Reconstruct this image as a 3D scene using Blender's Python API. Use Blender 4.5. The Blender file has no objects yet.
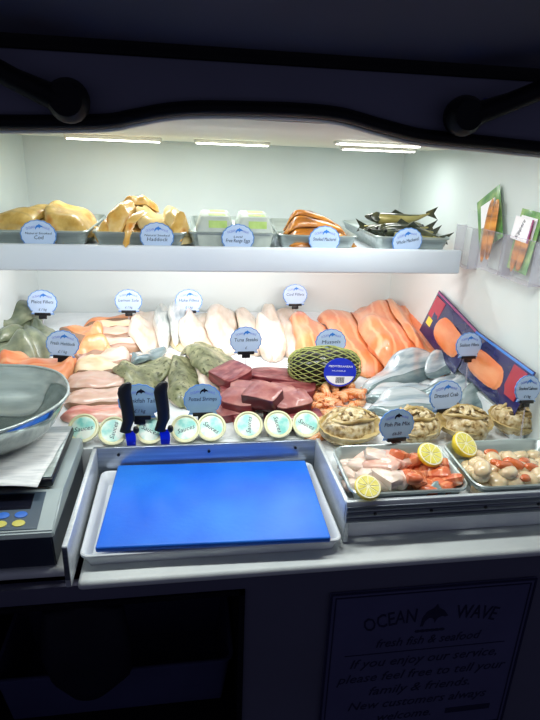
import bpy, bmesh, math, random
import numpy as np
LE = 1.5
LF = 3.0
LS_ = 6.2
WS = 0.13
from mathutils import Vector, Matrix, Euler
C = bpy.context.scene.collection
R = math.radians
PI = math.pi
scene = bpy.context.scene
scene.view_settings.view_transform = 'Standard'
scene.view_settings.look = 'None'
scene.view_settings.exposure = 0.0
rng = random.Random(7)

# ------------------------------------------------------------------ materials
def lin(c):
    return tuple(((v/255)/12.92 if v/255 <= .04045 else ((v/255+.055)/1.055)**2.4) for v in c)

def mat(name, cols, rough=.5, metal=0., scale=8., stretch=(1, 1, 1), detail=4., bump=0., bscale=40., coat=0.,
        bands=0., bandcol=None, banddir='X', stops=None, sss=0., speck=None, speckscale=60., emit=None, coords='Object', dist=0.,
        alpha=1., trans=0., spec=.5):
    """Principled surface whose colour is a noise ramp between the sRGB colours in cols; optional bands and specks."""
    m = bpy.data.materials.new(name); m.use_nodes = True
    nt = m.node_tree; N = nt.nodes; L = nt.links
    b = N['Principled BSDF']
    tc = N.new('ShaderNodeTexCoord'); mp = N.new('ShaderNodeMapping')
    mp.inputs['Scale'].default_value = stretch
    L.new(tc.outputs[coords], mp.inputs['Vector'])
    if len(cols) > 1:
        nz = N.new('ShaderNodeTexNoise'); nz.inputs['Scale'].default_value = scale
        nz.inputs['Detail'].default_value = detail; nz.inputs['Distortion'].default_value = dist
        L.new(mp.outputs['Vector'], nz.inputs['Vector'])
        rp = N.new('ShaderNodeValToRGB'); e = rp.color_ramp.elements
        n = len(cols)
        pos = stops or [.32+.36*i/(n-1) for i in range(n)]
        e[0].position = pos[0]; e[0].color = (*lin(cols[0]), 1)
        e[1].position = pos[-1]; e[1].color = (*lin(cols[-1]), 1)
        for i in range(1, n-1):
            x = e.new(pos[i]); x.color = (*lin(cols[i]), 1)
        L.new(nz.outputs['Fac'], rp.inputs['Fac'])
        out = rp.outputs['Color']
    else:
        rgb = N.new('ShaderNodeRGB'); rgb.outputs[0].default_value = (*lin(cols[0]), 1); out = rgb.outputs[0]
    def mix(a, fac, col):
        mx = N.new('ShaderNodeMix'); mx.data_type = 'RGBA'
        L.new(a, mx.inputs[6]); mx.inputs[7].default_value = (*lin(col), 1); L.new(fac, mx.inputs[0])
        return mx.outputs[2]
    if bandcol:
        wv = N.new('ShaderNodeTexWave'); wv.bands_direction = banddir; wv.inputs['Scale'].default_value = bands
        wv.inputs['Distortion'].default_value = 3.5; wv.inputs['Detail'].default_value = 2
        wv.inputs['Detail Scale'].default_value = 1.2
        L.new(tc.outputs[coords], wv.inputs['Vector'])
        r2 = N.new('ShaderNodeValToRGB'); r2.color_ramp.elements[0].position = .72; r2.color_ramp.elements[1].position = 1.
        r2.color_ramp.elements[1].color = (.75, .75, .75, 1)
        L.new(wv.outputs['Fac'], r2.inputs['Fac'])
        out = mix(out, r2.outputs['Color'], bandcol)
    if speck:
        vz = N.new('ShaderNodeTexNoise'); vz.inputs['Scale'].default_value = speckscale; vz.inputs['Detail'].default_value = 2
        L.new(tc.outputs[coords], vz.inputs['Vector'])
        r3 = N.new('ShaderNodeValToRGB'); r3.color_ramp.elements[0].position = .56; r3.color_ramp.elements[1].position = .68
        L.new(vz.outputs['Fac'], r3.inputs['Fac'])
        out = mix(out, r3.outputs['Color'], speck)
    L.new(out, b.inputs['Base Color'])
    b.inputs['Roughness'].default_value = rough; b.inputs['Metallic'].default_value = metal
    b.inputs['Specular IOR Level'].default_value = spec
    if coat: b.inputs['Coat Weight'].default_value = coat; b.inputs['Coat Roughness'].default_value = .15
    if sss:
        b.inputs['Subsurface Weight'].default_value = sss; b.inputs['Subsurface Scale'].default_value = .01
    if emit: b.inputs['Emission Color'].default_value = (*lin(emit[0]), 1); b.inputs['Emission Strength'].default_value = emit[1]
    if trans: b.inputs['Transmission Weight'].default_value = trans
    if alpha < 1: b.inputs['Alpha'].default_value = alpha
    if bump:
        bz = N.new('ShaderNodeTexNoise'); bz.inputs['Scale'].default_value = bscale; bz.inputs['Detail'].default_value = 3
        L.new(mp.outputs['Vector'], bz.inputs['Vector'])
        bp = N.new('ShaderNodeBump'); bp.inputs['Strength'].default_value = bump; bp.inputs['Distance'].default_value = .004
        L.new(bz.outputs['Fac'], bp.inputs['Height']); L.new(bp.outputs['Normal'], b.inputs['Normal'])
    return m

M = {}
M['wall'] = mat('painted_white_wall', [(204, 214, 213), (216, 224, 222)], .45, scale=2.)
M['ceil'] = mat('cream_ceiling', [(226, 224, 208), (232, 229, 214)], .5, scale=2.)
M['shelf'] = mat('white_shelf', [(205, 214, 226), (214, 221, 230)], .35, scale=3.)
M['navy'] = mat('navy_van_paint', [(90, 90, 108), (96, 96, 116)], .6, scale=3., spec=.2)
M['navy3'] = mat('header_paint', [(122, 122, 140), (130, 130, 150)], .6, scale=3., spec=.2)
M['navy2'] = mat('dark_hatch_skin', [(84, 84, 100), (92, 92, 110)], .7, scale=2., spec=.1)
M['rubber'] = mat('black_rubber', [(9, 9, 14), (14, 14, 20)], .6, scale=20, spec=.25)
M['black'] = mat('black_plastic', [(10, 11, 17), (16, 17, 24)], .38, scale=20, spec=.4)
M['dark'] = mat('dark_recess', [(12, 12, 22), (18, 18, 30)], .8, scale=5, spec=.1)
M['ledge'] = mat('white_moulded_ledge', [(205, 212, 210), (228, 232, 228)], .42, scale=5., bump=.25, bscale=30)
M['tray'] = mat('white_plastic_tray', [(222, 228, 230), (236, 240, 240)], .4, scale=6, bump=.1, bscale=60)
M['alu'] = mat('white_edging', [(196, 203, 208), (214, 220, 222)], .3, .25, scale=5, stretch=(1, 30, 30))
M['alushine'] = mat('bright_aluminium', [(150, 160, 176), (184, 192, 204)], .28, .85, scale=5, stretch=(1, 30, 30))
M['aludark'] = mat('grooved_aluminium', [(104, 112, 124), (132, 140, 150)], .35, .5, scale=5, stretch=(1, 30, 30))
M['steel'] = mat('stainless_steel', [(164, 176, 174), (196, 206, 203)], .3, .65, scale=6, stretch=(1, 12, 12))
M['pan'] = mat('polished_pan_steel', [(150, 160, 160), (186, 194, 192)], .12, 1., scale=5, stretch=(1, 8, 8))
M['board'] = mat('blue_cutting_board', [(10, 84, 216), (26, 112, 230), (48, 138, 240)], .42, scale=4.5, detail=5, bump=.15, bscale=90, stops=[.2, .5, .8])
M['boardside'] = mat('blue_board_edge', [(6, 48, 205), (10, 58, 220)], .5, scale=8)
M['bed'] = mat('white_ice_sheet', [(224, 230, 232), (240, 244, 244)], .4, scale=14, bump=.4, bscale=45)
M['blade'] = mat('board_reflection_blade', [(14, 30, 190), (40, 64, 225)], .25, .5, scale=6, stretch=(1, 1, 10))  # steel blade; the blue board's reflection is painted into its colour
# fish
M['haddock'] = mat('pale_pink_fish_flesh', [(214, 168, 146), (228, 194, 176), (236, 212, 198)], .3, scale=9, stretch=(1, 3, 3), coat=.4, bump=.25, bscale=40, sss=.1)
M['cream'] = mat('cream_fish_flesh', [(220, 196, 150), (232, 214, 178), (240, 228, 204)], .3, scale=9, stretch=(1, 3, 3), coat=.4, bump=.25, bscale=40, sss=.1)
M['apricot'] = mat('apricot_fish_flesh', [(222, 128, 70), (234, 156, 104), (240, 188, 148)], .3, scale=8, stretch=(1, 3, 3), coat=.4, bump=.2, bscale=40, sss=.1)
M['pinkred'] = mat('rose_fish_flesh', [(205, 96, 92), (226, 160, 144), (240, 205, 190)], .3, scale=10, stretch=(1, 2.5, 2.5), coat=.4, bump=.2, bscale=40, sss=.1)
M['white'] = mat('white_fish_flesh', [(206, 184, 160), (222, 204, 186), (232, 220, 206)], .32, scale=7, stretch=(1, 4, 4), coat=.4, bump=.3, bscale=30, sss=.1)
M['salmon'] = mat('orange_salmon_flesh', [(220, 104, 50), (232, 134, 80), (240, 166, 118)], .28, scale=4, stretch=(1, 3.5, 3), coat=.5, bump=.2, bscale=30, bands=7, bandcol=(242, 176, 128), banddir='Y', sss=.1)
M['olive'] = mat('olive_mottled_skin', [(92, 98, 68), (132, 136, 98), (170, 170, 132)], .4, scale=26, coat=.25, bump=.3, bscale=60, speck=(76, 80, 46), speckscale=70)
M['greenskin'] = mat('grey_green_fish_skin', [(78, 88, 70), (106, 116, 92), (140, 146, 116)], .34, scale=13, stretch=(1, 1.6, 1.6), coat=.5, bump=.25, bscale=40)
M['silverskin'] = mat('silver_fish_skin', [(146, 166, 176), (196, 208, 212), (226, 232, 234)], .22, .25, scale=5, stretch=(.8, 9, 9), coat=.6, bump=.1, bscale=80)
M['bluegreyskin'] = mat('blue_grey_fish_skin', [(92, 112, 118), (126, 146, 148), (160, 176, 176)], .25, .2, scale=8, stretch=(1, 4, 4), coat=.6, bump=.15, bscale=120)
M['greywhite'] = mat('silver_lined_white_flesh', [(150, 160, 160), (214, 216, 208), (240, 236, 226)], .28, .05, scale=4, stretch=(.8, 7, 7), coat=.5, bump=.15, bscale=30)
M['skinedge'] = mat('tan_skin_edge', [(126, 94, 72), (160, 126, 100)], .35, scale=20, coat=.3)
M['tuna'] = mat('tuna_red_flesh', [(112, 42, 48), (144, 70, 72), (178, 110, 106)], .32, scale=22, stretch=(1, 2.5, 2), coat=.35, bump=.25, bscale=40)
M['tunapale'] = mat('tuna_pale_rose_flesh', [(140, 72, 74), (170, 104, 100), (192, 136, 126)], .32, scale=20, coat=.35, bump=.25, bscale=40)
M['tunaside'] = mat('tuna_side_cut', [(104, 34, 42), (126, 50, 56), (150, 74, 76)], .32, scale=14, stretch=(1, 1, 5), coat=.35, bump=.25, bscale=40)
M['tunadark'] = mat('tuna_dark_bloodline', [(60, 14, 26), (88, 26, 36)], .3, scale=14, coat=.4)
M['smoked'] = mat('yellow_smoked_fish', [(198, 144, 52), (216, 176, 96), (228, 200, 138)], .32, scale=9, stretch=(1, 2.5, 2.5), coat=.4, bump=.3, bscale=35, speck=(212, 132, 30), speckscale=16)
M['smokedcod'] = mat('golden_buff_smoked_cod', [(176, 140, 62), (204, 172, 96), (220, 196, 130)], .36, scale=8, stretch=(1.4, 3, 3), coat=.3, bump=.3, bscale=35, speck=(196, 120, 36), speckscale=14, bands=8, bandcol=(184, 158, 96))
M['smokedpale'] = mat('pale_yellow_smoked_fish', [(218, 188, 116), (228, 206, 150), (236, 220, 176)], .32, scale=7, coat=.4, bump=.25, bscale=30)
M['kipper'] = mat('amber_smoked_fillet', [(110, 60, 16), (190, 116, 32), (218, 152, 60)], .3, scale=9, stretch=(.8, 5, 5), coat=.5, bump=.25, bscale=40)
M['mackerel'] = mat('dark_mackerel_skin', [(22, 28, 24), (44, 50, 36), (84, 84, 52)], .28, .1, scale=16, stretch=(1.8, 1, 1), coat=.6)
M['mackbelly'] = mat('golden_mackerel_belly', [(96, 90, 44), (150, 138, 72), (190, 180, 118)], .28, .2, scale=6, stretch=(1, 5, 5), coat=.6)
M['prawn'] = mat('orange_prawn', [(224, 104, 38), (236, 142, 74), (244, 190, 136)], .28, scale=40, coat=.5, bump=.2, bscale=120, bands=60, bandcol=(250, 216, 178))
M['crabshell'] = mat('tan_crab_shell', [(150, 122, 66), (190, 164, 104), (214, 194, 140)], .35, scale=18, coat=.4, bump=.3, bscale=60)
M['crabmeat'] = mat('flaked_crab_meat', [(92, 70, 40), (180, 150, 98), (212, 192, 146), (232, 220, 190)], .4, scale=75, coat=.3, bump=.9, bscale=70, stops=[.3, .42, .54, .7])
M['crabdark'] = mat('brown_crab_meat', [(70, 54, 30), (120, 96, 56)], .4, scale=60, bump=.5)
M['whitechunk'] = mat('raw_white_fish_chunk', [(204, 178, 160), (226, 206, 192), (240, 228, 218)], .28, scale=16, coat=.5, bump=.2, bscale=60, sss=.1)
M['pinkchunk'] = mat('blush_fish_chunk', [(214, 158, 140), (232, 192, 174), (244, 220, 206)], .28, scale=16, coat=.5, bump=.2, bscale=60, sss=.1)
M['salmonchunk'] = mat('orange_salmon_chunk', [(204, 88, 48), (218, 116, 74), (230, 156, 118)], .26, scale=14, coat=.5, bump=.2, bscale=60, bands=12, bandcol=(242, 166, 120))
M['scallop'] = mat('cream_scallop', [(206, 176, 130), (230, 208, 170), (244, 232, 206)], .24, scale=14, coat=.6, bump=.12, bscale=50, sss=.1)
M['roe'] = mat('orange_scallop_roe', [(206, 90, 36), (226, 128, 72)], .25, scale=20, coat=.6)
M['lemonskin'] = mat('lemon_peel', [(226, 196, 30), (240, 216, 60)], .4, scale=30, bump=.4, bscale=150)
M['lemonpith'] = mat('lemon_pith', [(244, 238, 196), (250, 246, 214)], .5, scale=30)
M['lemonpulp'] = mat('lemon_pulp', [(222, 206, 70), (240, 230, 120)], .25, scale=60, coat=.4, bump=.3, bscale=120)
M['mussel'] = mat('dark_mussel_shell', [(10, 13, 10), (22, 26, 18), (46, 50, 32)], .3, scale=40, coat=.4)
M['net'] = mat('yellow_green_netting', [(160, 170, 92), (196, 200, 126)], .6, scale=40)
M['tubwall'] = mat('cream_plastic_tub', [(226, 232, 214), (236, 240, 224)], .35, scale=10)
M['tubrim'] = mat('cream_lid_rim', [(222, 220, 170), (234, 232, 190)], .35, scale=10)
M['tublabel'] = mat('turquoise_lid_label', [(120, 204, 190), (188, 228, 212), (232, 240, 226)], .3, scale=22, stops=[.4, .5, .6])
M['inkdark'] = mat('dark_ink', [(22, 34, 58), (28, 40, 66)], .5)
M['inkblue'] = mat('blue_ink', [(36, 110, 200), (46, 124, 210)], .5)
M['inkviolet'] = mat('violet_blue_ink', [(96, 116, 200), (110, 126, 206)], .5)
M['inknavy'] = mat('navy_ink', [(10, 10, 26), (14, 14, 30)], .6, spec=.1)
M['noticeink'] = mat('dark_navy_lettering', [(40, 40, 66), (44, 44, 72)], .6, spec=.1)
M['inkwhite'] = mat('white_ink', [(232, 236, 244), (240, 244, 250)], .5)
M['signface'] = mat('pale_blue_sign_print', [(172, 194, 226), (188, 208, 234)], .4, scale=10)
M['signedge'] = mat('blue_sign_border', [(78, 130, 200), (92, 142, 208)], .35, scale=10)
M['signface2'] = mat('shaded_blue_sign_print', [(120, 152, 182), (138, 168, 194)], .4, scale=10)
M['packnavy'] = mat('navy_glossy_pouch', [(22, 20, 70), (40, 36, 100)], .22, scale=9, coat=.6, bump=.2, bscale=20)
M['packred'] = mat('crimson_pouch_panel', [(150, 24, 50), (176, 40, 66)], .25, scale=9, coat=.5)
M['packyellow'] = mat('yellow_pouch_badge', [(236, 196, 60), (244, 208, 84)], .3)
M['packblue'] = mat('bright_blue_pouch_edge', [(60, 120, 210), (90, 150, 224)], .25)
M['packgreen'] = mat('green_pouch', [(66, 122, 62), (112, 158, 92), (166, 186, 120)], .25, scale=20, coat=.5)
M['packwhite'] = mat('white_pouch_label', [(232, 228, 232), (244, 240, 244)], .3)
M['packpink'] = mat('mauve_pouch_edge', [(140, 60, 110), (160, 80, 126)], .3)
M['egg'] = mat('white_egg_carton', [(168, 178, 172), (186, 196, 188)], .6, scale=20, bump=.15, bscale=120)
M['egggreen'] = mat('pale_green_carton_label', [(150, 184, 90), (178, 204, 122)], .5, scale=30)
M['eggpink'] = mat('peach_carton_print', [(222, 160, 110), (232, 180, 132)], .5, scale=30)
M['scalebody'] = mat('grey_scale_casing', [(146, 160, 162), (168, 180, 180)], .35, scale=4)
M['scalepanel'] = mat('slate_scale_panel', [(62, 78, 92), (74, 90, 104)], .35, scale=6)
M['scalelcd'] = mat('dark_scale_display', [(10, 12, 24), (16, 18, 34)], .15, scale=6)
M['scaledark'] = mat('dark_scale_base', [(44, 50, 66), (58, 66, 80)], .4, scale=6)
M['keyblue'] = mat('blue_scale_key', [(36, 96, 190), (52, 116, 210)], .35)
M['keyyellow'] = mat('yellow_scale_key', [(196, 190, 84), (212, 204, 100)], .35)
M['paper'] = mat('printed_newspaper', [(196, 200, 200), (218, 220, 218), (228, 229, 226)], .7, scale=60, stretch=(.4, 3, 1), bump=.1)
M['ledcase'] = mat('white_led_housing', [(206, 206, 196), (216, 216, 206)], .4)
M['led'] = mat('lit_led_diffuser', [(255, 255, 250)], .5, emit=((255, 255, 245), 9.))
M['acrylic'] = mat('clear_acrylic', [(244, 244, 250)], .08, alpha=.06)
M['acryledge'] = mat('acrylic_cut_edge', [(196, 192, 206), (210, 206, 218)], .2, alpha=.35)
M['notice'] = mat('shade_darkened_notice', [(78, 78, 112), (84, 84, 120)], .6, spec=.2)  # white notice, its unlit look put into a dark navy colour
M['bag'] = mat('black_bag', [(10, 12, 26), (20, 22, 40)], .6, scale=6, spec=.2)
M['crate'] = mat('slate_storage_crate', [(50, 52, 84), (60, 62, 96)], .7, scale=6, spec=.2)
M['hinge'] = mat('reflection_tinted_plate', [(70, 70, 150), (86, 86, 168)], .4, .3)  # violet stands in for a bluish reflection on the plate
M['asphalt'] = mat('dark_asphalt', [(20, 20, 26), (34, 34, 42)], .9, scale=40)
M['hook'] = M['black']
M['screw'] = mat('dark_screw', [(24, 26, 32), (34, 36, 42)], .4, .5)
M['eye'] = mat('fish_eye', [(12, 12, 14)], .15)

# ------------------------------------------------------------------ mesh helpers
def mesh(name, v, f, m, parent=None, loc=(0, 0, 0), rot=(0, 0, 0), smooth=True, mats=None, fm=None):
    me = bpy.data.meshes.new(name); me.from_pydata([tuple(map(float, p)) for p in v], [], [tuple(map(int, q)) for q in f]); me.update()
    bm = bmesh.new(); bm.from_mesh(me); bmesh.ops.recalc_face_normals(bm, faces=bm.faces[:]); bm.to_mesh(me); bm.free()
    for x in (mats or [m]): me.materials.append(x)
    if fm is not None:
        for p, k in zip(me.polygons, fm): p.material_index = k
    if smooth:
        me.polygons.foreach_set('use_smooth', [True]*len(me.polygons))
        try: me.set_sharp_from_angle(angle=R(50))
        except Exception: pass
    o = bpy.data.objects.new(name, me); C.objects.link(o)
    o.location = loc; o.rotation_euler = rot
    if parent: o.parent = parent
    return o

def merge(*parts):
    V = []; F = []
    for v, f in parts:
        n = len(V); V += [tuple(p) for p in v]; F += [tuple(i+n for i in q) for q in f]
    return V, F

def box(x0, x1, y0, y1, z0, z1, b=0., seg=2):
    bm = bmesh.new(); bmesh.ops.create_cube(bm, size=1)
    for v in bm.verts: v.co = ((x0+x1)/2+v.co.x*(x1-x0), (y0+y1)/2+v.co.y*(y1-y0), (z0+z1)/2+v.co.z*(z1-z0))
    if b: bmesh.ops.bevel(bm, geom=bm.edges[:], offset=b, segments=seg, profile=.5, affect='EDGES')
    bm.verts.index_update()
    r = ([tuple(v.co) for v in bm.verts], [tuple(v.index for v in f.verts) for f in bm.faces]); bm.free(); return r

def xf(vf, mtx):
    return [tuple(mtx @ Vector(p)) for p in vf[0]], vf[1]

def loft(rings, cap=True, closed=True):
    V = []; F = []; n = len(rings[0])
    for r in rings: V += [tuple(p) for p in r]
    for i in range(len(rings)-1):
        for j in range(n if closed else n-1):
            a = i*n+j; b = i*n+(j+1) % n
            F.append((a, b, b+n, a+n))
    if cap:
        F.append(tuple(range(n))[::-1]); F.append(tuple(range((len(rings)-1)*n, len(rings)*n)))
    return V, F

def tube(pts, r, n=10):
    pts = [Vector(p) for p in pts]; rs = r if isinstance(r, (list, tuple)) else [r]*len(pts)
    rings = []; up = None
    for i, p in enumerate(pts):
        t = (pts[min(i+1, len(pts)-1)]-pts[max(i-1, 0)]).normalized()
        if up is None: up = Vector((0, 0, 1)) if abs(t.z) < .9 else Vector((1, 0, 0))
        s = t.cross(up).normalized(); up = s.cross(t).normalized()
        rings.append([p+rs[i]*(math.cos(2*PI*k/n)*s+math.sin(2*PI*k/n)*up) for k in range(n)])
    return loft(rings)

def lathe(prof, n=32):
    return loft([[(r*math.cos(2*PI*k/n), r*math.sin(2*PI*k/n), z) for k in range(n)] for r, z in prof])

def rrect(hx, hy, r, n=5):
    P = []
    for cx, cy, a0 in ((hx-r, hy-r, 0), (-hx+r, hy-r, 90), (-hx+r, -hy+r, 180), (hx-r, -hy+r, 270)):
        for k in range(n+1):
            a = R(a0+90*k/n); P.append((cx+r*math.cos(a), cy+r*math.sin(a)))
    return P

def prism(out, y0, y1):
    """outline in (x, z), extruded along y"""
    return loft([[(x, y0, z) for x, z in out], [(x, y1, z) for x, z in out]])

def empty(name, loc=(0, 0, 0), rot=(0, 0, 0)):
    o = bpy.data.objects.new(name, None); C.objects.link(o); o.location = loc; o.rotation_euler = rot
    o.empty_display_size = .02
    return o

def tag(o, label, cat, group=None):
    o['label'] = label; o['category'] = cat
    if group: o['group'] = group
    return o

def struct(name, vf, m, smooth=False, **k):
    o = mesh(name, vf[0], vf[1], m, smooth=smooth, **k); o['kind'] = 'structure'; return o

_tc = {}
def text(s, size, m, parent=None, loc=(0, 0, 0), rot=(0, 0, 0), name='lettering', shear=0., width=None, thick=.0002, arc=None):
    """flat lettering, reading along +X in its own XY plane; arc bends the line over a circle of that radius"""
    cu = bpy.data.curves.new('t', 'FONT'); cu.body = s; cu.size = size; cu.align_x = 'CENTER'; cu.align_y = 'CENTER'
    cu.shear = shear; cu.resolution_u = 2; cu.extrude = thick
    o = bpy.data.objects.new('t', cu); C.objects.link(o)
    dg = bpy.context.evaluated_depsgraph_get()
    me = bpy.data.meshes.new_from_object(o.evaluated_get(dg)); bpy.data.objects.remove(o); bpy.data.curves.remove(cu)
    xs = [v.co.x for v in me.vertices]
    if width and xs:
        k = width/(max(xs)-min(xs))
        for v in me.vertices: v.co.x *= k
    if arc:
        for v in me.vertices:
            a = v.co.x/arc; rr = arc+v.co.y; v.co.x = rr*math.sin(a); v.co.y = rr*math.cos(a)-arc
    me.materials.clear(); me.materials.append(m); me.name = name
    t = bpy.data.objects.new(name, me); C.objects.link(t); t.location = loc; t.rotation_euler = rot
    if parent: t.parent = parent
    return t

ORD = ['', 'second ', 'third ', 'fourth ', 'fifth ', 'sixth ', 'seventh ', 'eighth ', 'ninth ', 'tenth ']
def place_words(items, where, rows=3):
    """tells repeats apart by their row (front to back) and their order from the left"""
    items = sorted(items, key=lambda t: t[1][1]); n = len(items); per = math.ceil(n/rows); out = []
    nm = {1: ['in'], 2: ['front row of', 'back row of'], 3: ['front row of', 'middle row of', 'back row of'],
          4: ['front row of', 'second row of', 'third row of', 'back row of']}[rows]
    for r in range(rows):
        row = sorted(items[r*per:(r+1)*per], key=lambda t: t[1][0])
        for k, (o, p) in enumerate(row):
            if k == len(row)-1 and k > 0: w = 'rightmost'
            else: w = ORD[k]+('leftmost' if k == 0 else 'from left')
            out.append((o, f'{w}, {nm[r]} {where}'))
    return out

# ------------------------------------------------------------------ the surface that pieces are laid on
BZ = lambda y: .04+.054*(y-1.28)
class Field:
    n = 1
    def __init__(s, x0, x1, y0, y1, fn, d=.006):
        s.x0, s.y0, s.d = x0, y0, d
        s.nx = int((x1-x0)/d)+1; s.ny = int((y1-y0)/d)+1
        X, Y = np.meshgrid(x0+d*np.arange(s.nx), y0+d*np.arange(s.ny), indexing='ij')
        s.H = fn(X, Y).astype(float); s.S = s.H.copy()
    def smooth(s, n=None):
        n = n or s.n
        A = s.H
        P = np.pad(A, 1, mode='edge')
        A = np.max([P[i:i+s.nx, j:j+s.ny] for i in range(3) for j in range(3)], axis=0)
        for _ in range(n):
            P = np.pad(A, 2, mode='edge')
            A = sum(P[i:i+s.nx, 2:2+s.ny] for i in range(5))/5
            P = np.pad(A, 2, mode='edge')
            A = sum(P[2:2+s.nx, i:i+s.ny] for i in range(5))/5
        s.S = np.maximum(A, s.H)
        P = np.pad(s.S, 1, mode='edge')
        s.S = np.maximum(sum(P[i:i+s.nx, j:j+s.ny] for i in range(3) for j in range(3))/9, s.H)
    def at(s, x, y, raw=False):
        A = s.H if raw else s.S
        u = np.clip((np.asarray(x)-s.x0)/s.d, 0, s.nx-1.001); v = np.clip((np.asarray(y)-s.y0)/s.d, 0, s.ny-1.001)
        i = u.astype(int); j = v.astype(int); a = u-i; b = v-j
        return A[i, j]*(1-a)*(1-b)+A[i+1, j]*a*(1-b)+A[i, j+1]*(1-a)*b+A[i+1, j+1]*a*b
    def raise_pts(s, x, y, z):
        i = np.clip(np.round((np.ravel(x)-s.x0)/s.d).astype(int), 0, s.nx-1)
        j = np.clip(np.round((np.ravel(y)-s.y0)/s.d).astype(int), 0, s.ny-1)
        np.maximum.at(s.H, (i, j), np.ravel(z)); s.smooth()
    def maxin(s, x, y, r):
        i0 = int(max(0, (x-r-s.x0)/s.d)); i1 = int(min(s.nx, (x+r-s.x0)/s.d+2))
        j0 = int(max(0, (y-r-s.y0)/s.d)); j1 = int(min(s.ny, (y+r-s.y0)/s.d+2))
        return float(np.mean(np.sort(s.H[i0:i1, j0:j1].ravel())[-6:]))

BED = Field(-.72, .95, .9, 2.42, lambda x, y: BZ(y))

def prof_w(kind, s):
    if kind == 'fillet':      # broad shoulder, long narrowing tail
        return np.clip(np.minimum(1, (s/.12)**.5)*(1-.62*np.clip((s-.3)/.7, 0, 1)**1.3), 0, 1)*np.clip((1-s)/.06, 0, 1)**.5
    if kind == 'loin':        # parallel sides, rounded ends
        return np.clip(np.minimum(s, 1-s)/.16, 0, 1)**.5
    if kind == 'leaf':        # pointed both ends
        return np.sin(PI*np.clip(s, .0, 1))**.62
    if kind == 'flap':
        return np.clip(np.minimum(s, 1-s)/.3, 0, 1)**.5

def fillet(name, m, p0, p1, w, T, seed=0, bend=0., kind='fillet', field=None, ns=26, nt=13, wob=.06, tilt=0., edge=.55, lift=.003, parent=None, ripple=.0, skin=None, sk=(4, 0)):
    """a flexible piece laid along p0 > p1 over whatever already lies there"""
    field = field or BED
    r = random.Random(seed*131+5)
    p0 = np.array(p0, float); p1 = np.array(p1, float); d = p1-p0; Ln = np.hypot(*d); a = math.atan2(d[1], d[0]); c = (p0+p1)/2
    s = np.linspace(.004, .996, ns); t = np.cos(np.linspace(PI, 0, nt))
    W = np.maximum(prof_w(kind, s), .06)*w/2
    ph = [r.uniform(0, 6.3) for _ in range(6)]
    wl = 1+wob*np.sin(s*9+ph[0])+wob*.6*np.sin(s*21+ph[1]); wr = 1+wob*np.sin(s*8+ph[2])+wob*.6*np.sin(s*19+ph[3])
    S, Tt = np.meshgrid(s, t, indexing='ij')
    WW = np.where(Tt > 0, (W*wl)[:, None], (W*wr)[:, None])
    lx = (S-.5)*Ln + .03*w*np.sin(Tt*3+ph[4]); ly = Tt*WW+bend*w*(1-(2*S-1)**2)
    X = c[0]+lx*math.cos(a)-ly*math.sin(a); Y = c[1]+lx*math.sin(a)+ly*math.cos(a)
    base = field.at(X, Y)+lift
    endp = np.clip(np.minimum(S, 1-S)/.1, 0.05, 1)**.5
    th = T*(1-np.abs(Tt)**2.6)**edge*endp*(.55+.45*np.maximum(prof_w(kind, S), .2))
    th = th*(1+.12*np.sin(S*13+ph[5])*np.cos(Tt*2.3+ph[0]))+ripple*np.sin(S*26+ph[1]+Tt)*(1-Tt**2)
    th = np.maximum(th+tilt*w*(Tt+1)/2, .0006)
    top = base+th
    zc = float(base.mean())
    def idx(i, j, k): return k*ns*nt+i*nt+j
    V = np.concatenate([np.stack([lx, ly, top-zc], -1).reshape(-1, 3), np.stack([lx, ly, base-zc], -1).reshape(-1, 3)])
    F = []
    for i in range(ns-1):
        for j in range(nt-1):
            F.append((idx(i, j, 0), idx(i+1, j, 0), idx(i+1, j+1, 0), idx(i, j+1, 0)))
            F.append((idx(i, j, 1), idx(i, j+1, 1), idx(i+1, j+1, 1), idx(i+1, j, 1)))
    for i in range(ns-1):
        F.append((idx(i, 0, 0), idx(i, 0, 1), idx(i+1, 0, 1), idx(i+1, 0, 0)))
        F.append((idx(i, nt-1, 0), idx(i+1, nt-1, 0), idx(i+1, nt-1, 1), idx(i, nt-1, 1)))
    for j in range(nt-1):
        F.append((idx(0, j, 0), idx(0, j+1, 0), idx(0, j+1, 1), idx(0, j, 1)))
        F.append((idx(ns-1, j, 0), idx(ns-1, j, 1), idx(ns-1, j+1, 1), idx(ns-1, j+1, 0)))
    fm = None
    if skin:
        fm = []
        for i in range(ns-1):
            for j in range(nt-1): fm += [1 if (j < sk[0] or j >= nt-1-sk[1]) else 0, 1]
        fm += [1, 1]*(ns-1)+[1, 1]*(nt-1)
    o = mesh(name, V, F, m, parent, (c[0], c[1], zc), (0, 0, a), mats=[m, skin] if skin else None, fm=fm)
    u = np.linspace(0, 1, 60); g = np.linspace(0, 1, 36)
    # fill the footprint on the height field at its own resolution
    si = np.linspace(0, ns-1, max(ns, int(Ln/field.d*1.6))); ti = np.linspace(0, nt-1, max(nt, int(w/field.d*1.8)))
    def rs(A):
        i = np.clip(si.astype(int), 0, ns-2); fa = (si-i)[:, None]; B = A[i]*(1-fa)+A[i+1]*fa
        j = np.clip(ti.astype(int), 0, nt-2); fb = (ti-j)[None, :]; return B[:, j]*(1-fb)+B[:, j+1]*fb
    field.raise_pts(rs(X), rs(Y), rs(top))
    return o

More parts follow.
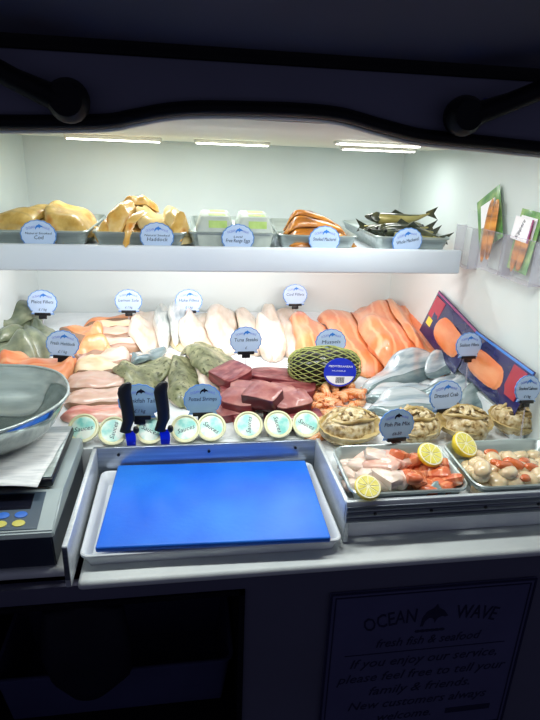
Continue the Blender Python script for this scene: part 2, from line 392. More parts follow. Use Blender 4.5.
def lump(seed, sx, sy, sz, box_=.0, amp=.12, n=3):
    """irregular rounded lump; box_ pushes it from an ellipsoid towards a block"""
    r = random.Random(seed); bm = bmesh.new()
    bmesh.ops.create_cube(bm, size=2); bmesh.ops.subdivide_edges(bm, edges=bm.edges[:], cuts=n, use_grid_fill=True)
    ph = [r.uniform(0, 6.3) for _ in range(9)]
    for v in bm.verts:
        p = v.co.copy(); q = p.normalized(); e = 1/max(abs(q.x)**5+abs(q.y)**5+abs(q.z)**5, 1e-6)**.2
        k = (1-box_)*1+box_*e
        k *= 1+amp*(math.sin(q.x*2.3+ph[0])+math.sin(q.y*2.7+ph[1])+math.sin(q.z*2.1+ph[2]))/2+amp*.4*math.sin(q.x*5+q.y*4+ph[3])
        v.co = Vector((q.x*k*sx, q.y*k*sy, q.z*k*sz))
    bm.verts.index_update()
    o = ([tuple(v.co) for v in bm.verts], [tuple(v.index for v in f.verts) for f in bm.faces]); bm.free(); return o

def drop(name, vf, m, x, y, field, rz=0., rx=0., ry=0., parent=None, sink=.0, mats=None, fm=None, base=None, q_=75):
    """rest a rigid piece at x, y on the height field"""
    mt = Euler((rx, ry, rz)).to_matrix()
    P = np.array([tuple(mt @ Vector(p)) for p in vf[0]])
    low = P[P[:, 2] < np.percentile(P[:, 2], 45)]
    hz = field.at(x+low[:, 0]*.8, y+low[:, 1]*.8, raw=True)
    z = float(np.percentile(hz-low[:, 2], q_))-sink
    if base is not None: z = max(z, base-P[:, 2].min())
    o = mesh(name, vf[0], vf[1], m, parent, (x, y, z), (rx, ry, rz), mats=mats, fm=fm)
    up = P[P[:, 2] > np.percentile(P[:, 2], 50)]
    k = []
    for q in (1., .75, .5, .25): k.append(np.stack([x+up[:, 0]*q, y+up[:, 1]*q, z+up[:, 2]*(1 if q == 1 else 1)], -1))
    k = np.concatenate(k); field.raise_pts(k[:, 0], k[:, 1], k[:, 2])
    return o

# ------------------------------------------------------------------ camera
CAM = Vector((0, 0, .75))
def camera():
    p, y, r = R(20), R(9), R(2.2)
    f0 = Vector((math.sin(y), math.cos(y), 0)); r0 = Vector((math.cos(y), -math.sin(y), 0)); z = Vector((0, 0, 1))
    fw = math.cos(p)*f0-math.sin(p)*z; up = math.sin(p)*f0+math.cos(p)*z
    rt = math.cos(r)*r0+math.sin(r)*up; u2 = math.cos(r)*up-math.sin(r)*r0
    cd = bpy.data.cameras.new('camera'); o = bpy.data.objects.new('camera', cd); C.objects.link(o)
    cd.sensor_fit = 'VERTICAL'; cd.sensor_height = 36; cd.lens = 550/720*36; cd.clip_start = .02
    m = Matrix((rt, u2, -fw)).transposed().to_4x4(); m.translation = CAM
    o.matrix_world = m; scene.camera = o
camera()

# ------------------------------------------------------------------ the van: walls, ceiling, outer skin, hatch
SK = .88     # outer skin plane
struct('wall_back', box(-.80, 1.0, 2.40, 2.44, -.12, .84), M['wall'])
struct('wall_right', box(.93, .97, .90, 2.40, -.12, .84), M['wall'])
struct('wall_left', loft([[(-.62, 2.40, z), (-.72, .90, z), (-.76, .90, z), (-.66, 2.40, z)] for z in (-.12, .84)]), M['wall'])
struct('ceiling', box(-.80, .97, .90, 2.40, .805, .84), M['ceil'])
lip = [(-1.25, .765), (-.6, .767), (-.40, .770), (-.256, .774), (-.12, .781), (-.071, .790), (-.03, .799), (.02, .805), (.10, .808), (.17, .809), (.23, .806), (.297, .793), (.363, .782), (.465, .777), (.57, .772), (.75, .768), (1.5, .764)]
def spline(P, n=6):
    out = []
    for i in range(len(P)-1):
        p0 = np.array(P[max(i-1, 0)]); p1 = np.array(P[i]); p2 = np.array(P[i+1]); p3 = np.array(P[min(i+2, len(P)-1)])
        for k in range(n):
            t = k/n; out.append(tuple(.5*(2*p1+(p2-p0)*t+(2*p0-5*p1+4*p2-p3)*t*t+(3*p1-p0-3*p2+p3)*t**3)))
    return out+[tuple(P[-1])]
LS = spline(lip)
hd = loft([[(x, y, z+dz) for (x, z) in LS] for y, dz in ((SK, .008),)]+[[(x, SK, .886) for x, z in LS], [(x, SK+.022, .886) for x, z in LS], [(x, SK+.022, z+.008) for x, z in LS]]+[[(x, SK, z+.008) for x, z in LS]], cap=False, closed=False)
struct('wall_front', hd, M['navy3'])
seal = loft([[(x, SK-.010+.014*math.cos(a), z+.011+.010*math.sin(a)) for a in [2*PI*k/10 for k in range(10)]] for x, z in LS])
struct('trim_1', seal, M['rubber'], smooth=True)
struct('trim_2', loft([[(x, SK+.012+.007*math.cos(a), z+.001+.004*math.sin(a)) for a in [2*PI*k/8 for k in range(8)]] for x, z in LS]), M['ceil'], smooth=True)
# lower skin with the rectangular hatchway on the left
SL = .93
lo = merge(box(.105, 1.5, SL, SL+.02, -1.0, -.072), box(-1.25, .105, SL, SL+.02, -.118, -.072), box(-1.25, .105, SL, SL+.02, -1.0, -.54), box(-1.25, -.62, SL, SL+.02, -.54, -.118))
struct('wall_front', lo, M['navy'])
struct('wall_front', merge(box(-1.25, -.78, SK, SK+.02, -.06, .86), box(.97, 1.5, SK, SK+.02, -.06, .86)), M['navy'])
struct('trim_3', merge(box(.100, .112, SL-.006, SL, -.54, -.112), box(-.62, .112, SL-.006, SL, -.124, -.112)), M['dark'])
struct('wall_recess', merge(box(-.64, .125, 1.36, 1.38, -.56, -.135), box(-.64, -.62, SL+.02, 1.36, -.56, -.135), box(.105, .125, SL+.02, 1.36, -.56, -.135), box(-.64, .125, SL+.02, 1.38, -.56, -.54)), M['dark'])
struct('floor', box(-3, 3, -2.5, 3, -1.04, -1.0), M['asphalt'])
# the lifted serving hatch
ha = math.atan2(.30, 1.)
hv = merge(box(-1.25, 1.5, -1.15, -.03, 0, .03, .008), )
hatch = empty('serving_hatch', (0, SK, .880), (-ha, 0, 0)); tag(hatch, 'dark navy serving hatch lifted open above the van opening', 'hatch')
mesh('hatch_panel', *hv, M['navy2'], hatch, smooth=False)
mesh('hatch_frame', *merge(box(-1.25, 1.5, -.008, -.002, -.004, .028, .002), box(-1.25, 1.5, -1.17, -1.13, -.02, .03, .006), box(-1.25, 1.5, -.22, -.205, -.006, .004, .002)), M['rubber'], hatch)
for X, lab, s in ((-.155, 'black gas strut with round end at left of the opening', -1), (.414, 'black gas strut with round end at right of the opening', 1)):
    Z0 = .815 if s < 0 else .822
    t = empty('gas_strut', (X, SK-.03, Z0)); tag(t, lab, 'gas strut', 'gas struts holding the hatch')
    mesh('strut_end', *xf(lathe([(.0, -.02), (.021, -.02), (.027, -.012), (.029, 0), (.027, .012), (.021, .02), (0, .02)], 24), Matrix.Rotation(PI/2, 4, 'X')), M['rubber'], t)
    mesh('strut_tube', *tube([(s*.015, -.004, .002), (s*.06, -.02, .02), (s*.12, -.06, .05), (s*.36, -.30, .13)], [.017, .014, .014, .014], 12), M['rubber'], t)
    mesh('hinge_plate', *box(s*.035 if s > 0 else -.075, .075 if s > 0 else -.035, .012, .018, .012, .028, .002), M['hinge'], t)

# ------------------------------------------------------------------ lights
def area(x, y, z, sx, sy, e, rx=0, col=(.95, 1, .99)):
    l = bpy.data.lights.new('area', 'AREA'); l.shape = 'RECTANGLE'; l.size = sx; l.size_y = sy; l.energy = e; l.color = col
    o = bpy.data.objects.new('strip_lamp', l); C.objects.link(o); o.location = (x, y, z); o.rotation_euler = (rx, 0, 0)
leds = [((-.385, -.075), 2.0, .014, -2.5, 'lit strip light on the ceiling above the leftmost tray'), ((.03, .285), 1.98, .012, -3.5, 'lit strip light in the middle of the ceiling'),
        ((.535, .80), 1.98, .012, -1.5, 'lit strip light on the ceiling above the rightmost tray'), ((.40, .64), 1.55, .008, -2, 'short lit strip light at right, nearest the opening')]
for (xa, xb), y, h, rz, lab in leds:
    t = empty('strip_light', ((xa+xb)/2, y, .805), (0, 0, R(rz))); tag(t, lab, 'light', 'ceiling strip lights')
    L_ = xb-xa
    mesh('light_housing', *box(-L_/2, L_/2, -.022, .022, -h, 0, .003), M['ledcase'], t)
    mesh('light_diffuser', *box(-L_/2+.008, L_/2-.008, -.0225, .018, -h-.002, -h+.001, .0008), M['led'], t)
    area((xa+xb)/2, y, .805-h-.008, L_*.95, .04, LE*L_/.28, 0)
for x in (-.35, .1, .55): area(x, 1.06, .79, .3, .05, LF, R(12))
area(.12, 1.74, .412, 1.3, .03, LS_, R(78), (1, .965, .95))
w = bpy.data.worlds.new('night'); scene.world = w; w.use_nodes = True
w.node_tree.nodes['Background'].inputs[0].default_value = (.60, .62, 1., 1); w.node_tree.nodes['Background'].inputs[1].default_value = WS

# ------------------------------------------------------------------ shelf, counter, display bed
def slab(out, x0, x1, b=.0):
    bm = bmesh.new(); lo_ = [bm.verts.new((x0, y, z)) for y, z in out]; hi_ = [bm.verts.new((x1, y, z)) for y, z in out]
    bm.faces.new(lo_); bm.faces.new(hi_[::-1]); n = len(out)
    for i in range(n): bm.faces.new((lo_[i], hi_[i], hi_[(i+1) % n], lo_[(i+1) % n]))
    if b: bmesh.ops.bevel(bm, geom=[e for e in bm.edges], offset=b, segments=2, affect='EDGES')
    bm.verts.index_update(); r = ([tuple(v.co) for v in bm.verts], [tuple(v.index for v in f.verts) for f in bm.faces]); bm.free(); return r
sh = empty('display_shelf', (.12, 2.0, .42)); tag(sh, 'long white shelf across the back wall carrying five steel trays', 'shelf')
mesh('shelf_board', *box(-.755, .762, -.30, .395, .030, .0615, .004), M['shelf'], sh, smooth=True)
mesh('shelf_fascia', *box(-.762, .762, -.32, -.30, 0, .077, .006), M['shelf'], sh)
ct = empty('serving_counter', (.12, .9, -.09)); tag(ct, 'white moulded serving counter along the front of the opening', 'counter')
mesh('counter_ledge', *box(-.345, .81, .012, .45, .018, .04, .009, 3), M['ledge'], ct)
mesh('counter_support', *box(-.33, .80, .10, 1.49, -.01, .018), M['ledge'], ct)
lf = mesh('scale_stand', *xf(box(-.22, .22, .008, .40, .033, .055, .009, 3), Matrix.Identity(4)), M['ledge'], None, (-.461, .935, -.095)); tag(lf, 'low white moulded stand under the weighing scale', 'stand')
bd = empty('fish_display_bed', (.12, 1.6, 0)); tag(bd, 'white ice-covered display bed with aluminium edging, under all the fish', 'display bed')
def Lp(z):  # L-shaped outline
    return [(-.66, 1.29), (.345, 1.29), (.345, .998), (.925, .998), (.925, 2.395), (-.615, 2.395)]
top = [(x-.12, y-1.6, BZ(y)) for x, y in Lp(0)]; bot = [(x-.12, y-1.6, -.048) for x, y in Lp(0)]
mesh('bed_surface', *loft([bot, top]), M['bed'], bd, smooth=False)
def rail(name, x0, x1, y0, y1, z0, z1, face=True):
    o = mesh(name, *box(x0-.12, x1-.12, y0-1.6, y1-1.6, z0, z1, .002), M['alu'], bd); return o
rail('edge_rail', -.242, .345, 1.278, 1.288, -.046, .048).data.materials[0] = M['alushine']
rail('edge_rail', .334, .345, .975, 1.277, -.046, .055)
rail('edge_rail', -.243, -.232, .90, 1.277, -.0485, .049)
o = rail('edge_rail', .334, .925, .974, .984, .004, .060)
g = mesh('rail_groove', *merge(*[box(.336-.12, .925-.12, .9705-1.6, .9745-1.6, z, z+.011, .001) for z in (.008, .023, .038)]), M['aludark'], bd)
g = mesh('rail_groove', *box(-.2425-.12, -.2325-.12, .8985-1.6, .901-1.6, -.03, .047, .001), M['aludark'], bd)
for x, y, z in ((.40, .9705, .030), (.53, .9705, .030), (.66, .9705, .030), (.79, .9705, .030), (-.18, 1.2765, .028), (.05, 1.2765, .028), (.28, 1.2765, .028)):
    mesh('screw', *xf(lathe([(0, 0), (.004, 0), (.004, .002), (0, .003)], 10), Matrix.Translation((x-.12, y-1.6, z)) @ Matrix.Rotation(PI/2, 4, 'X')), M['screw'], bd)
mesh('ice_bank', *slab([(1.95-1.6, .065), (1.95-1.6, .125), (1.62-1.6, .10), (1.25-1.6, .09), (1.25-1.6, .0385)], .885-.12, .926-.12, .004), M['bed'], bd)

# ------------------------------------------------------------------ cutting board in its tray, knives
def open_tray(hx, hy, h, flare, wall, rr, rim):
    """rounded tray with flared walls and a rolled rim"""
    n = 5
    prof = [(-flare, 0, 0), (0, h, 0), (rim, h+.0005, 0), (rim, h-.004, 0), (.001, h-.004, 0), (-flare+.002, -.0001, 1)]
    P = lambda e, z, : [(x, y, z) for x, y in rrect(hx+e, hy+e, max(rr+e, .004), n)]
    rings = [P(-flare-.002, wall), P(-.001, h), P(rim*.5, h+.002), P(rim, h), P(rim, h-.005), P(.002, h-.004), P(-flare, 0)]
    return loft(rings)
bt = mesh('board_tray', *open_tray(.268, .157, .034, .010, .004, .012, .006), M['tray'], None, (.050, 1.109, -.0495)); tag(bt, 'shallow white plastic tray under the blue cutting board', 'tray')
b = mesh('cutting_board', *box(-.2435, .2435, -.160, .160, 0, .014, .004), M['board'], None, (.056, 1.104, -.0125), (0, 0, R(-1.8)))
tag(b, 'large blue plastic cutting board in the white tray', 'cutting board')
def knife(x, z0, tiltz, lab, yaw):
    t = empty('knife', (x, 1.2955, .031), (R(-1), R(tiltz), 0)); tag(t, lab, 'knife', 'knives behind the cutting board')
    pr = [(-.008, .052, .012), (-.013, .056, .014), (-.010, .064, .014), (0, .085, .0155), (.001, .11, .016), (.0, .14, .0165), (-.001, .160, .017), (.003, .174, .0165), (.008, .183, .012), (.012, .186, .005)]
    rings = []
    for i, (cx, z, hw) in enumerate(pr):
        hw2 = hw if i else hw
        rings.append([(cx+hw2*math.cos(a), .0095*(1 if i < 8 else .7)*math.sin(a), z) for a in [2*PI*k/14 for k in range(14)]])
    mesh('handle', *loft(rings), M['black'], t)
    mesh('finger_guard', *xf(lump(3, .008, .008, .010), Matrix.Translation((.014, 0, .056))), M['black'], t)
    bl = [(-.014, .054), (.011, .054), (.011, .03), (.008, .012), (-.014, .009)]
    mesh('blade', *prism(bl, -.0012, .0012), M['blade'], t, smooth=False)
knife(-.1445, 0, -5, 'black handled knife standing behind the board, left of the two', 0)
knife(-.0585, 0, -4, 'black handled knife standing behind the board, right of the two', 0)

# ------------------------------------------------------------------ tubs
tubs = [(-.270, .080), (-.196, .070), (-.102, .069), (-.011, .069), (.057, .071), (.156, .073), (.237, .073), (.315, .071)]
angs = [10, 80, -25, 20, -35, 85, -75, -30]
names = ['leftmost of the row, beside the scale', 'second from the left, before the left knife', 'third from the left, between the two knives', 'fourth in the row, right of both knives',
         'fifth from the left, below the potted shrimps sign', 'sixth from the left, left tub of the trio', 'seventh from the left, middle tub of the trio', 'rightmost of the row, by the fish trays']
for (x, z), a, n in zip(tubs, angs, names):
    t = empty('sauce_tub', (x+.001, 1.318, z+.006), (R(44), 0, R(-4)))
    tag(t, 'small cream tub with turquoise lid label, '+n, 'tub', 'sauce tubs along the rail')
    mesh('tub_cup', *lathe([(0, -.032), (.026, -.032), (.028, -.030), (.0345, -.006), (.0345, -.004), (0, -.004)], 28), M['tubwall'], t)
    mesh('lid', *lathe([(0, -.004), (.0385, -.005), (.0395, -.001), (.0385, .003), (.0345, .0035), (.032, .0005), (0, .0005)], 36), M['tubrim'], t)
    s = mesh('lid_label', *lathe([(0, .0006), (.030, .0006), (.030, .0011), (0, .0011)], 32), M['tublabel'], t, rot=(0, 0, R(a)))
    text('Sauces', .017, M['inkdark'], s, (0, -.002, .0013), shear=.25, width=.047)

# ------------------------------------------------------------------ weighing scale, pan, paper
sc = empty('weighing_scale', (-.47, 1.12, .005)); tag(sc, 'grey electronic weighing scale with blue and yellow keys at the left edge', 'weighing scale')
W2 = .204
side = [(-.165, .004), (-.178, .012), (-.180, .040), (-.172, .052), (-.075, .078), (-.070, .070), (.19, .070), (.19, .0), (-.150, 0)]
mesh('scale_casing', *slab([(-.180, .034), (-.176, .048), (-.075, .076), (-.066, .072), (.165, .072), (.165, .034)], -W2, W2, .003), M['scalebody'], sc)
mesh('scale_base', *slab([(-.166, -.0445), (-.176, .034), (.162, .034), (.162, -.0445)], -W2+.004, W2-.004, .003), M['scaledark'], sc)
pa = math.atan2(.028, .101)
pn = mesh('key_panel', *box(-.19, .172, -.046, .048, -.001, .0012, .0004), M['scalepanel'], sc, (0, -.1255, .0625), (pa, 0, 0), smooth=False)
mesh('display_window', *box(-.18, .150, .004, .044, .0012, .002), M['scalelcd'], pn, smooth=False)
for i in range(7):
    for j in range(2):
        x = .135-.034*i; y = -.010-.021*j
        yl = (j == 1 and i < 2)
        mesh('key', *xf(lathe([(0, 0), (.0125, 0), (.012, .0015), (0, .002)], 18), Matrix.Translation((x, y, .0012)) @ Matrix.Diagonal((1, .66, 1, 1))), M['keyyellow' if yl else 'keyblue'], pn)
pl = mesh('weighing_platform', *box(-.19, .183, -.066, .175, .078, .098, .004), M['black'], sc)
mesh('platform_plate', *box(-.186, .180, -.062, .172, .098, .1015, .001), M['steel'], sc)
# paper between plate and pan
n_ = 24; V = []; F = []
for i in range(n_):
    for j in range(n_):
        u = i/(n_-1); v = j/(n_-1)
        x = -.16+.325*u; y = -.095+.23*v
        z = .1035+.0035*math.sin(u*9+v*2)*max(0, 1-v*2)**1 + .001*math.sin(v*17+u*3)
        if y < -.062: z -= max(0, (-.062-y))*.22*(.6+.5*math.sin(u*6+1))-.001
        V.append((x+.01*v, y, z+.001)); 
for i in range(n_-1):
    for j in range(n_-1): F.append((i*n_+j, (i+1)*n_+j, (i+1)*n_+j+1, i*n_+j+1))
pp = mesh('wrapping_paper', V, F, M['paper'], None, (-.47, 1.12, .006), (0, 0, R(-2))); tag(pp, 'sheet of newsprint wrapping paper between scale and steel pan', 'paper')
pp.modifiers.new('thick', 'SOLIDIFY').thickness = .0012
# scoop pan: rounded bowl with a pinched corner
def pan_ring(k, z, n=64):
    out = []
    for i in range(n):
        a = 2*PI*i/n; c, s = math.cos(a), math.sin(a)
        e = 2/2.2; x = math.copysign(abs(c)**e, c); y = math.copysign(abs(s)**e, s); fl = 1+.03*math.cos(5*a+1)*math.exp(-((k-.72)/.16)**2)
        pin = 1+.06*math.exp(-((a if a < PI else a-2*PI)/.35)**2)
        out.append((.205*k*x*pin*fl, .205*k*y*fl, z+.012*k**3*max(0, -c)))
    return out
rings = [pan_ring(k, z) for k, z in ((.30, .0), (.50, .001), (.64, .008), (.75, .022), (.84, .042), (.93, .074), (1.0, .100), (1.016, .1015), (1.020, .098), (.945, .072), (.855, .040), (.76, .0185), (.65, .005), (.50, -.002), (.3, -.0035))]
pan = mesh('scale_pan', *loft(rings), M['pan'], None, (-.494, 1.240, .1105), (R(1), R(-2), R(-9))); tag(pan, 'deep polished steel scoop pan resting on the weighing scale', 'pan')
mesh('pan_rim', *tube([(p[0], p[1], p[2]+.001) for p in pan_ring(1.008, .100)]+[pan_ring(1.008, .100)[0][:2]+(.101,)], .0035, 8), M['steel'], pan)
hk = empty('wall_hook', (-.655, 1.9, .60)); tag(hk, 'black round-ended hook on the left wall beside the shelf', 'hook')
mesh('hook_stem', *tube([(.0, 0, -.004), (.02, 0, 0), (.04, 0, 0)], .008), M['black'], hk); mesh('hook_knob', *xf(lump(1, .022, .022, .024, 0, .03), Matrix.Translation((.05, 0, 0))), M['black'], hk)

# ------------------------------------------------------------------ steel trays on the shelf
def gastro(x0, x1, y0, y1, z, h, lab, rz=0, group='steel trays', m='steel'):
    hx = (x1-x0)/2; hy = (y1-y0)/2
    t = mesh('steel_tray', *open_tray(hx-.006, hy-.006, h, .016, .003, .028, .006), M[m], None, ((x0+x1)/2, (y0+y1)/2, z), (0, 0, R(rz)))
    return tag(t, lab, 'tray', group)
SZ = .482
g5 = 'steel trays on the shelf'
gastro(-.585, -.292, 1.715, 2.22, SZ, .048, 'steel tray of buff smoked cod, leftmost on the shelf', 1, g5)
gastro(-.280, .002, 1.715, 2.22, SZ, .048, 'steel tray piled with yellow smoked haddock on the shelf', 0, g5)
gastro(.012, .286, 1.715, 2.22, SZ, .052, 'steel tray holding white egg cartons on the shelf', -1.5, g5)
gastro(.300, .560, 1.715, 2.22, SZ, .048, 'steel tray of amber smoked fillets on the shelf', -4, g5)
gastro(.612, .868, 1.715, 2.22, SZ, .048, 'steel tray of whole dark mackerel, rightmost on the shelf', -2, g5)
FS = Field(-.66, .925, 1.66, 2.38, lambda x, y: np.full_like(x, SZ+.008))
FS.n = 4
def fs(*a, **k): return fillet(*a, field=FS, **k)
gc = 'smoked cod in the leftmost tray'
for k, (a, b, w, T, l) in enumerate([((-.50, 1.735), (-.49, 2.05), .15, .042, 'buff smoked cod fillet lying lowest at left in the first tray'), ((-.375, 1.735), (-.36, 2.05), .135, .042, 'buff smoked cod fillet lying lowest at right in the first tray'),
        ((-.53, 1.75), (-.455, 2.03), .15, .04, 'broad golden smoked cod fillet on top at left in the first tray'), ((-.36, 1.745), (-.355, 2.03), .14, .038, 'broad golden smoked cod fillet on top at right in the first tray')]):
    tag(fs('smoked_cod_fillet', M['smokedcod'], a, b, w, T, 20+k, .03, 'loin', wob=.08, edge=.4), l, 'fish fillet', gc)
gh = 'smoked haddock in the second tray'
for k, (a, b, w, T, m, l) in enumerate([((-.26, 1.75), (-.09, 2.08), .10, .035, 'smoked', 'yellow smoked haddock fillet under the left of the pile in the second tray'), ((-.02, 1.74), (-.10, 2.1), .10, .035, 'smokedpale', 'pale smoked haddock fillet under the right of the pile in the second tray'),
        ((-.14, 1.74), (-.15, 2.06), .11, .034, 'smoked', 'yellow smoked haddock fillet under the middle of the pile'), ((-.265, 1.745), (-.12, 1.93), .06, .03, 'smoked', 'deep yellow smoked haddock piece at the front left of the pile'),
        ((-.225, 1.735), (-.16, 1.86), .05, .028, 'smoked', 'short yellow smoked haddock piece lying second from left at the pile front'), ((-.12, 1.76), (-.07, 2.02), .12, .034, 'smokedpale', 'broad pale smoked haddock fillet on top of the pile in the second tray'),
        ((-.005, 1.76), (-.045, 1.90), .07, .036, 'smokedpale', 'plump pale smoked haddock fillet at the right of the pile'), ((-.215, 1.86), (-.10, 2.0), .07, .03, 'smoked', 'yellow smoked haddock piece across the back left of the pile'),
        ((-.035, 1.735), (.0, 1.78), .04, .022, 'smoked', 'small orange-yellow haddock scrap at the right front of the pile')]):
    tag(fs('smoked_haddock_fillet', M[m], a, b, w, T, 40+k, .12*(-1)**k, 'loin' if k > 2 else 'fillet', wob=.1, edge=.4), l, 'fish fillet', gh)
# one tail hangs over the rim
V, F = loft([[(.0+wd*math.cos(a)*.5+sx, yy+.006*math.sin(a)*(dx_), zz+.006*math.cos(a)*0+.007*math.sin(a)) for a in [2*PI*k/12 for k in range(12)]] for sx, yy, zz, wd, dx_ in
    [(.035, .060, .030, .03, 0), (.020, .02, .024, .034, .3), (.008, -.012, .012, .030, 1), (.0, -.022, -.010, .022, 1), (-.006, -.024, -.034, .016, 1), (-.010, -.024, -.050, .020, 1), (-.012, -.024, -.056, .006, 1)]])
tl = mesh('smoked_haddock_tail', V, F, M['smoked'], None, (-.165, 1.702, .555)); tag(tl, 'yellow haddock tail hanging over the front rim of the second tray', 'fish fillet', gh)
# egg cartons
def carton(x, y, rz, lab):
    t = empty('egg_carton', (x, y, SZ+.004), (0, 0, R(rz))); tag(t, lab, 'egg carton', 'egg cartons in the middle tray')
    hx, hy = .056, .055
    mesh('carton_base', *loft([[(sx*(hx-.008), sy*(hy-.008), 0) for sx, sy in ((1, 1), (-1, 1), (-1, -1), (1, -1))], [(sx*hx, sy*hy, .050) for sx, sy in ((1, 1), (-1, 1), (-1, -1), (1, -1))]]), M['egg'], t, smooth=False)
    mesh('carton_lid', *loft([[(x_, y_, z) for x_, y_ in rrect(hx+e, hy+e, .012)] for e, z in ((.002, .050), (.002, .055), (-.010, .092), (-.015, .096))]), M['egg'], t)
    mesh('carton_label', *box(-.018, .034, -.028, .034, .0955, .0968, .0003), M['egggreen'], t, smooth=False)
    mesh('carton_print', *xf(lump(4, .013, .013, .001, 0, .1), Matrix.Translation((.012, .006, .0972))), M['eggpink'], t)
    mesh('front_label', *xf(box(-.02, .036, -.0006, .0006, -.011, .011), Matrix.Translation((0, -hy+.0035, .073)) @ Matrix.Rotation(-R(17), 4, 'X')), M['egggreen'], t, smooth=False)
carton(.088, 1.775, 0, 'white egg carton with green label, front left of the four'); carton(.212, 1.772, -2, 'white egg carton with green label, front right of the four')
carton(.096, 1.905, 0, 'white egg carton with green label, back left of the four'); carton(.222, 1.902, -2, 'white egg carton with green label, back right of the four')
gk = 'smoked fillets in the fourth tray'
for k, (a, b, w, T, l) in enumerate([((.32, 1.75), (.55, 1.755), .062, .02, 'amber smoked mackerel fillet along the front of the fourth tray'), ((.33, 1.80), (.56, 1.81), .07, .022, 'amber smoked mackerel fillet second from the front in the fourth tray'),
        ((.325, 1.85), (.56, 1.87), .07, .022, 'amber smoked mackerel fillet in the middle of the fourth tray'), ((.335, 1.91), (.58, 1.93), .07, .022, 'amber smoked mackerel fillet second from the back in the fourth tray'), ((.345, 1.97), (.58, 1.99), .07, .022, 'amber smoked mackerel fillet at the back of the fourth tray'),
        ((.315, 1.765), (.52, 1.79), .062, .024, 'amber smoked mackerel fillet on top, nearest the front of the stack'), ((.318, 1.82), (.53, 1.835), .06, .024, 'amber smoked mackerel fillet on top, in the middle of the stack'), ((.32, 1.88), (.55, 1.90), .06, .026, 'amber smoked mackerel fillet on top, at the back of the stack'), ((.32, 1.80), (.53, 1.82), .06, .026, 'amber smoked mackerel fillet on the third layer, front'), ((.33, 1.90), (.555, 1.925), .065, .026, 'amber smoked mackerel fillet on the third layer, back'), ((.325, 1.835), (.51, 1.86), .06, .026, 'narrow amber smoked mackerel fillet topmost of the stack')]):
    tag(fs('smoked_mackerel_fillet', M['kipper'], a, b, w*1.12, T*.82, 60+k, .05*(-1)**k, 'fillet', wob=.05, edge=.4), l, 'fish fillet', gk)

def whole_fish(x, y, z, L_, H, W_, rz, ry, lab, rx=0, up=.0):
    t = empty('whole_mackerel', (x, y, z), (R(rx), R(ry), R(rz))); tag(t, lab, 'fish', 'whole mackerel in the rightmost tray')
    st = [(0, .03, .02), (.03, .30, .3), (.10, .62, .6), (.2, .85, .85), (.35, 1, 1), (.5, .95, .95), (.65, .74, .75), (.8, .42, .45), (.9, .2, .25), (.96, .13, .12)]
    rings = [[((s-.5)*L_, W_/2*w_*math.cos(a), H/2*h_*math.sin(a)+up*(2*s-1)**2*L_*(1 if s > .5 else .2)) for a in [2*PI*k/18 for k in range(18)]] for s, h_, w_ in st]
    vf = loft(rings); fm = []
    for q in vf[1]:
        zz = sum(vf[0][i][2] for i in q)/len(q); xx = sum(vf[0][i][0] for i in q)/len(q)
        s = xx/L_+.5; fm.append(0 if zz-up*(2*s-1)**2*L_*(1 if s > .5 else .2) > H*.10 or s < .16 else 1)
    mesh('body', vf[0], vf[1], None, t, mats=[M['mackerel'], M['mackbelly']], fm=fm)
    x0 = .46*L_; zt = up*.85*L_
    tf = [(x0-.012, .005), (x0+.020, .020), (x0+.032, .027), (x0+.016, .0), (x0+.028, -.020), (x0+.020, -.016), (x0-.012, -.005)]
    mesh('tail_fin', *prism([(a, b+zt) for a, b in tf], -.0015, .0015), M['mackerel'], t, smooth=False)
    mesh('dorsal_fin', *prism([(-.12*L_, H*.46), (-.05*L_, H*.80), (.08*L_, H*.48)], -.001, .001), M['mackerel'], t, smooth=False)
    for sy in (-1, 1): mesh('eye', *xf(lump(1, .005, .002, .005, 0, 0), Matrix.Translation((-.43*L_, sy*W_*.26, H*.08))), M['eye'], t)
    mesh('gill_cover', *xf(lump(2, .016, .002, .018, 0, .1), Matrix.Translation((-.34*L_, -W_*.36, 0))), M['mackerel'], t)
whole_fish(.745, 1.775, SZ+.052, .22, .056, .044, -6, 6, 'whole mackerel with golden belly lying across the tray front', 20)
whole_fish(.735, 1.83, SZ+.056, .24, .052, .042, 4, 2, 'dark whole mackerel lying second from the front of the tray', -15)
whole_fish(.735, 1.89, SZ+.056, .25, .05, .044, 2, -3, 'dark whole mackerel lying third from the front of the tray', 10)
whole_fish(.745, 1.955, SZ+.056, .25, .05, .044, 184, 0, 'dark whole mackerel lying at the back of the tray', 10)
whole_fish(.725, 1.865, SZ+.090, .24, .044, .042, -4, 1, 'dark whole mackerel on top of the others with its tail raised', -25, .13)

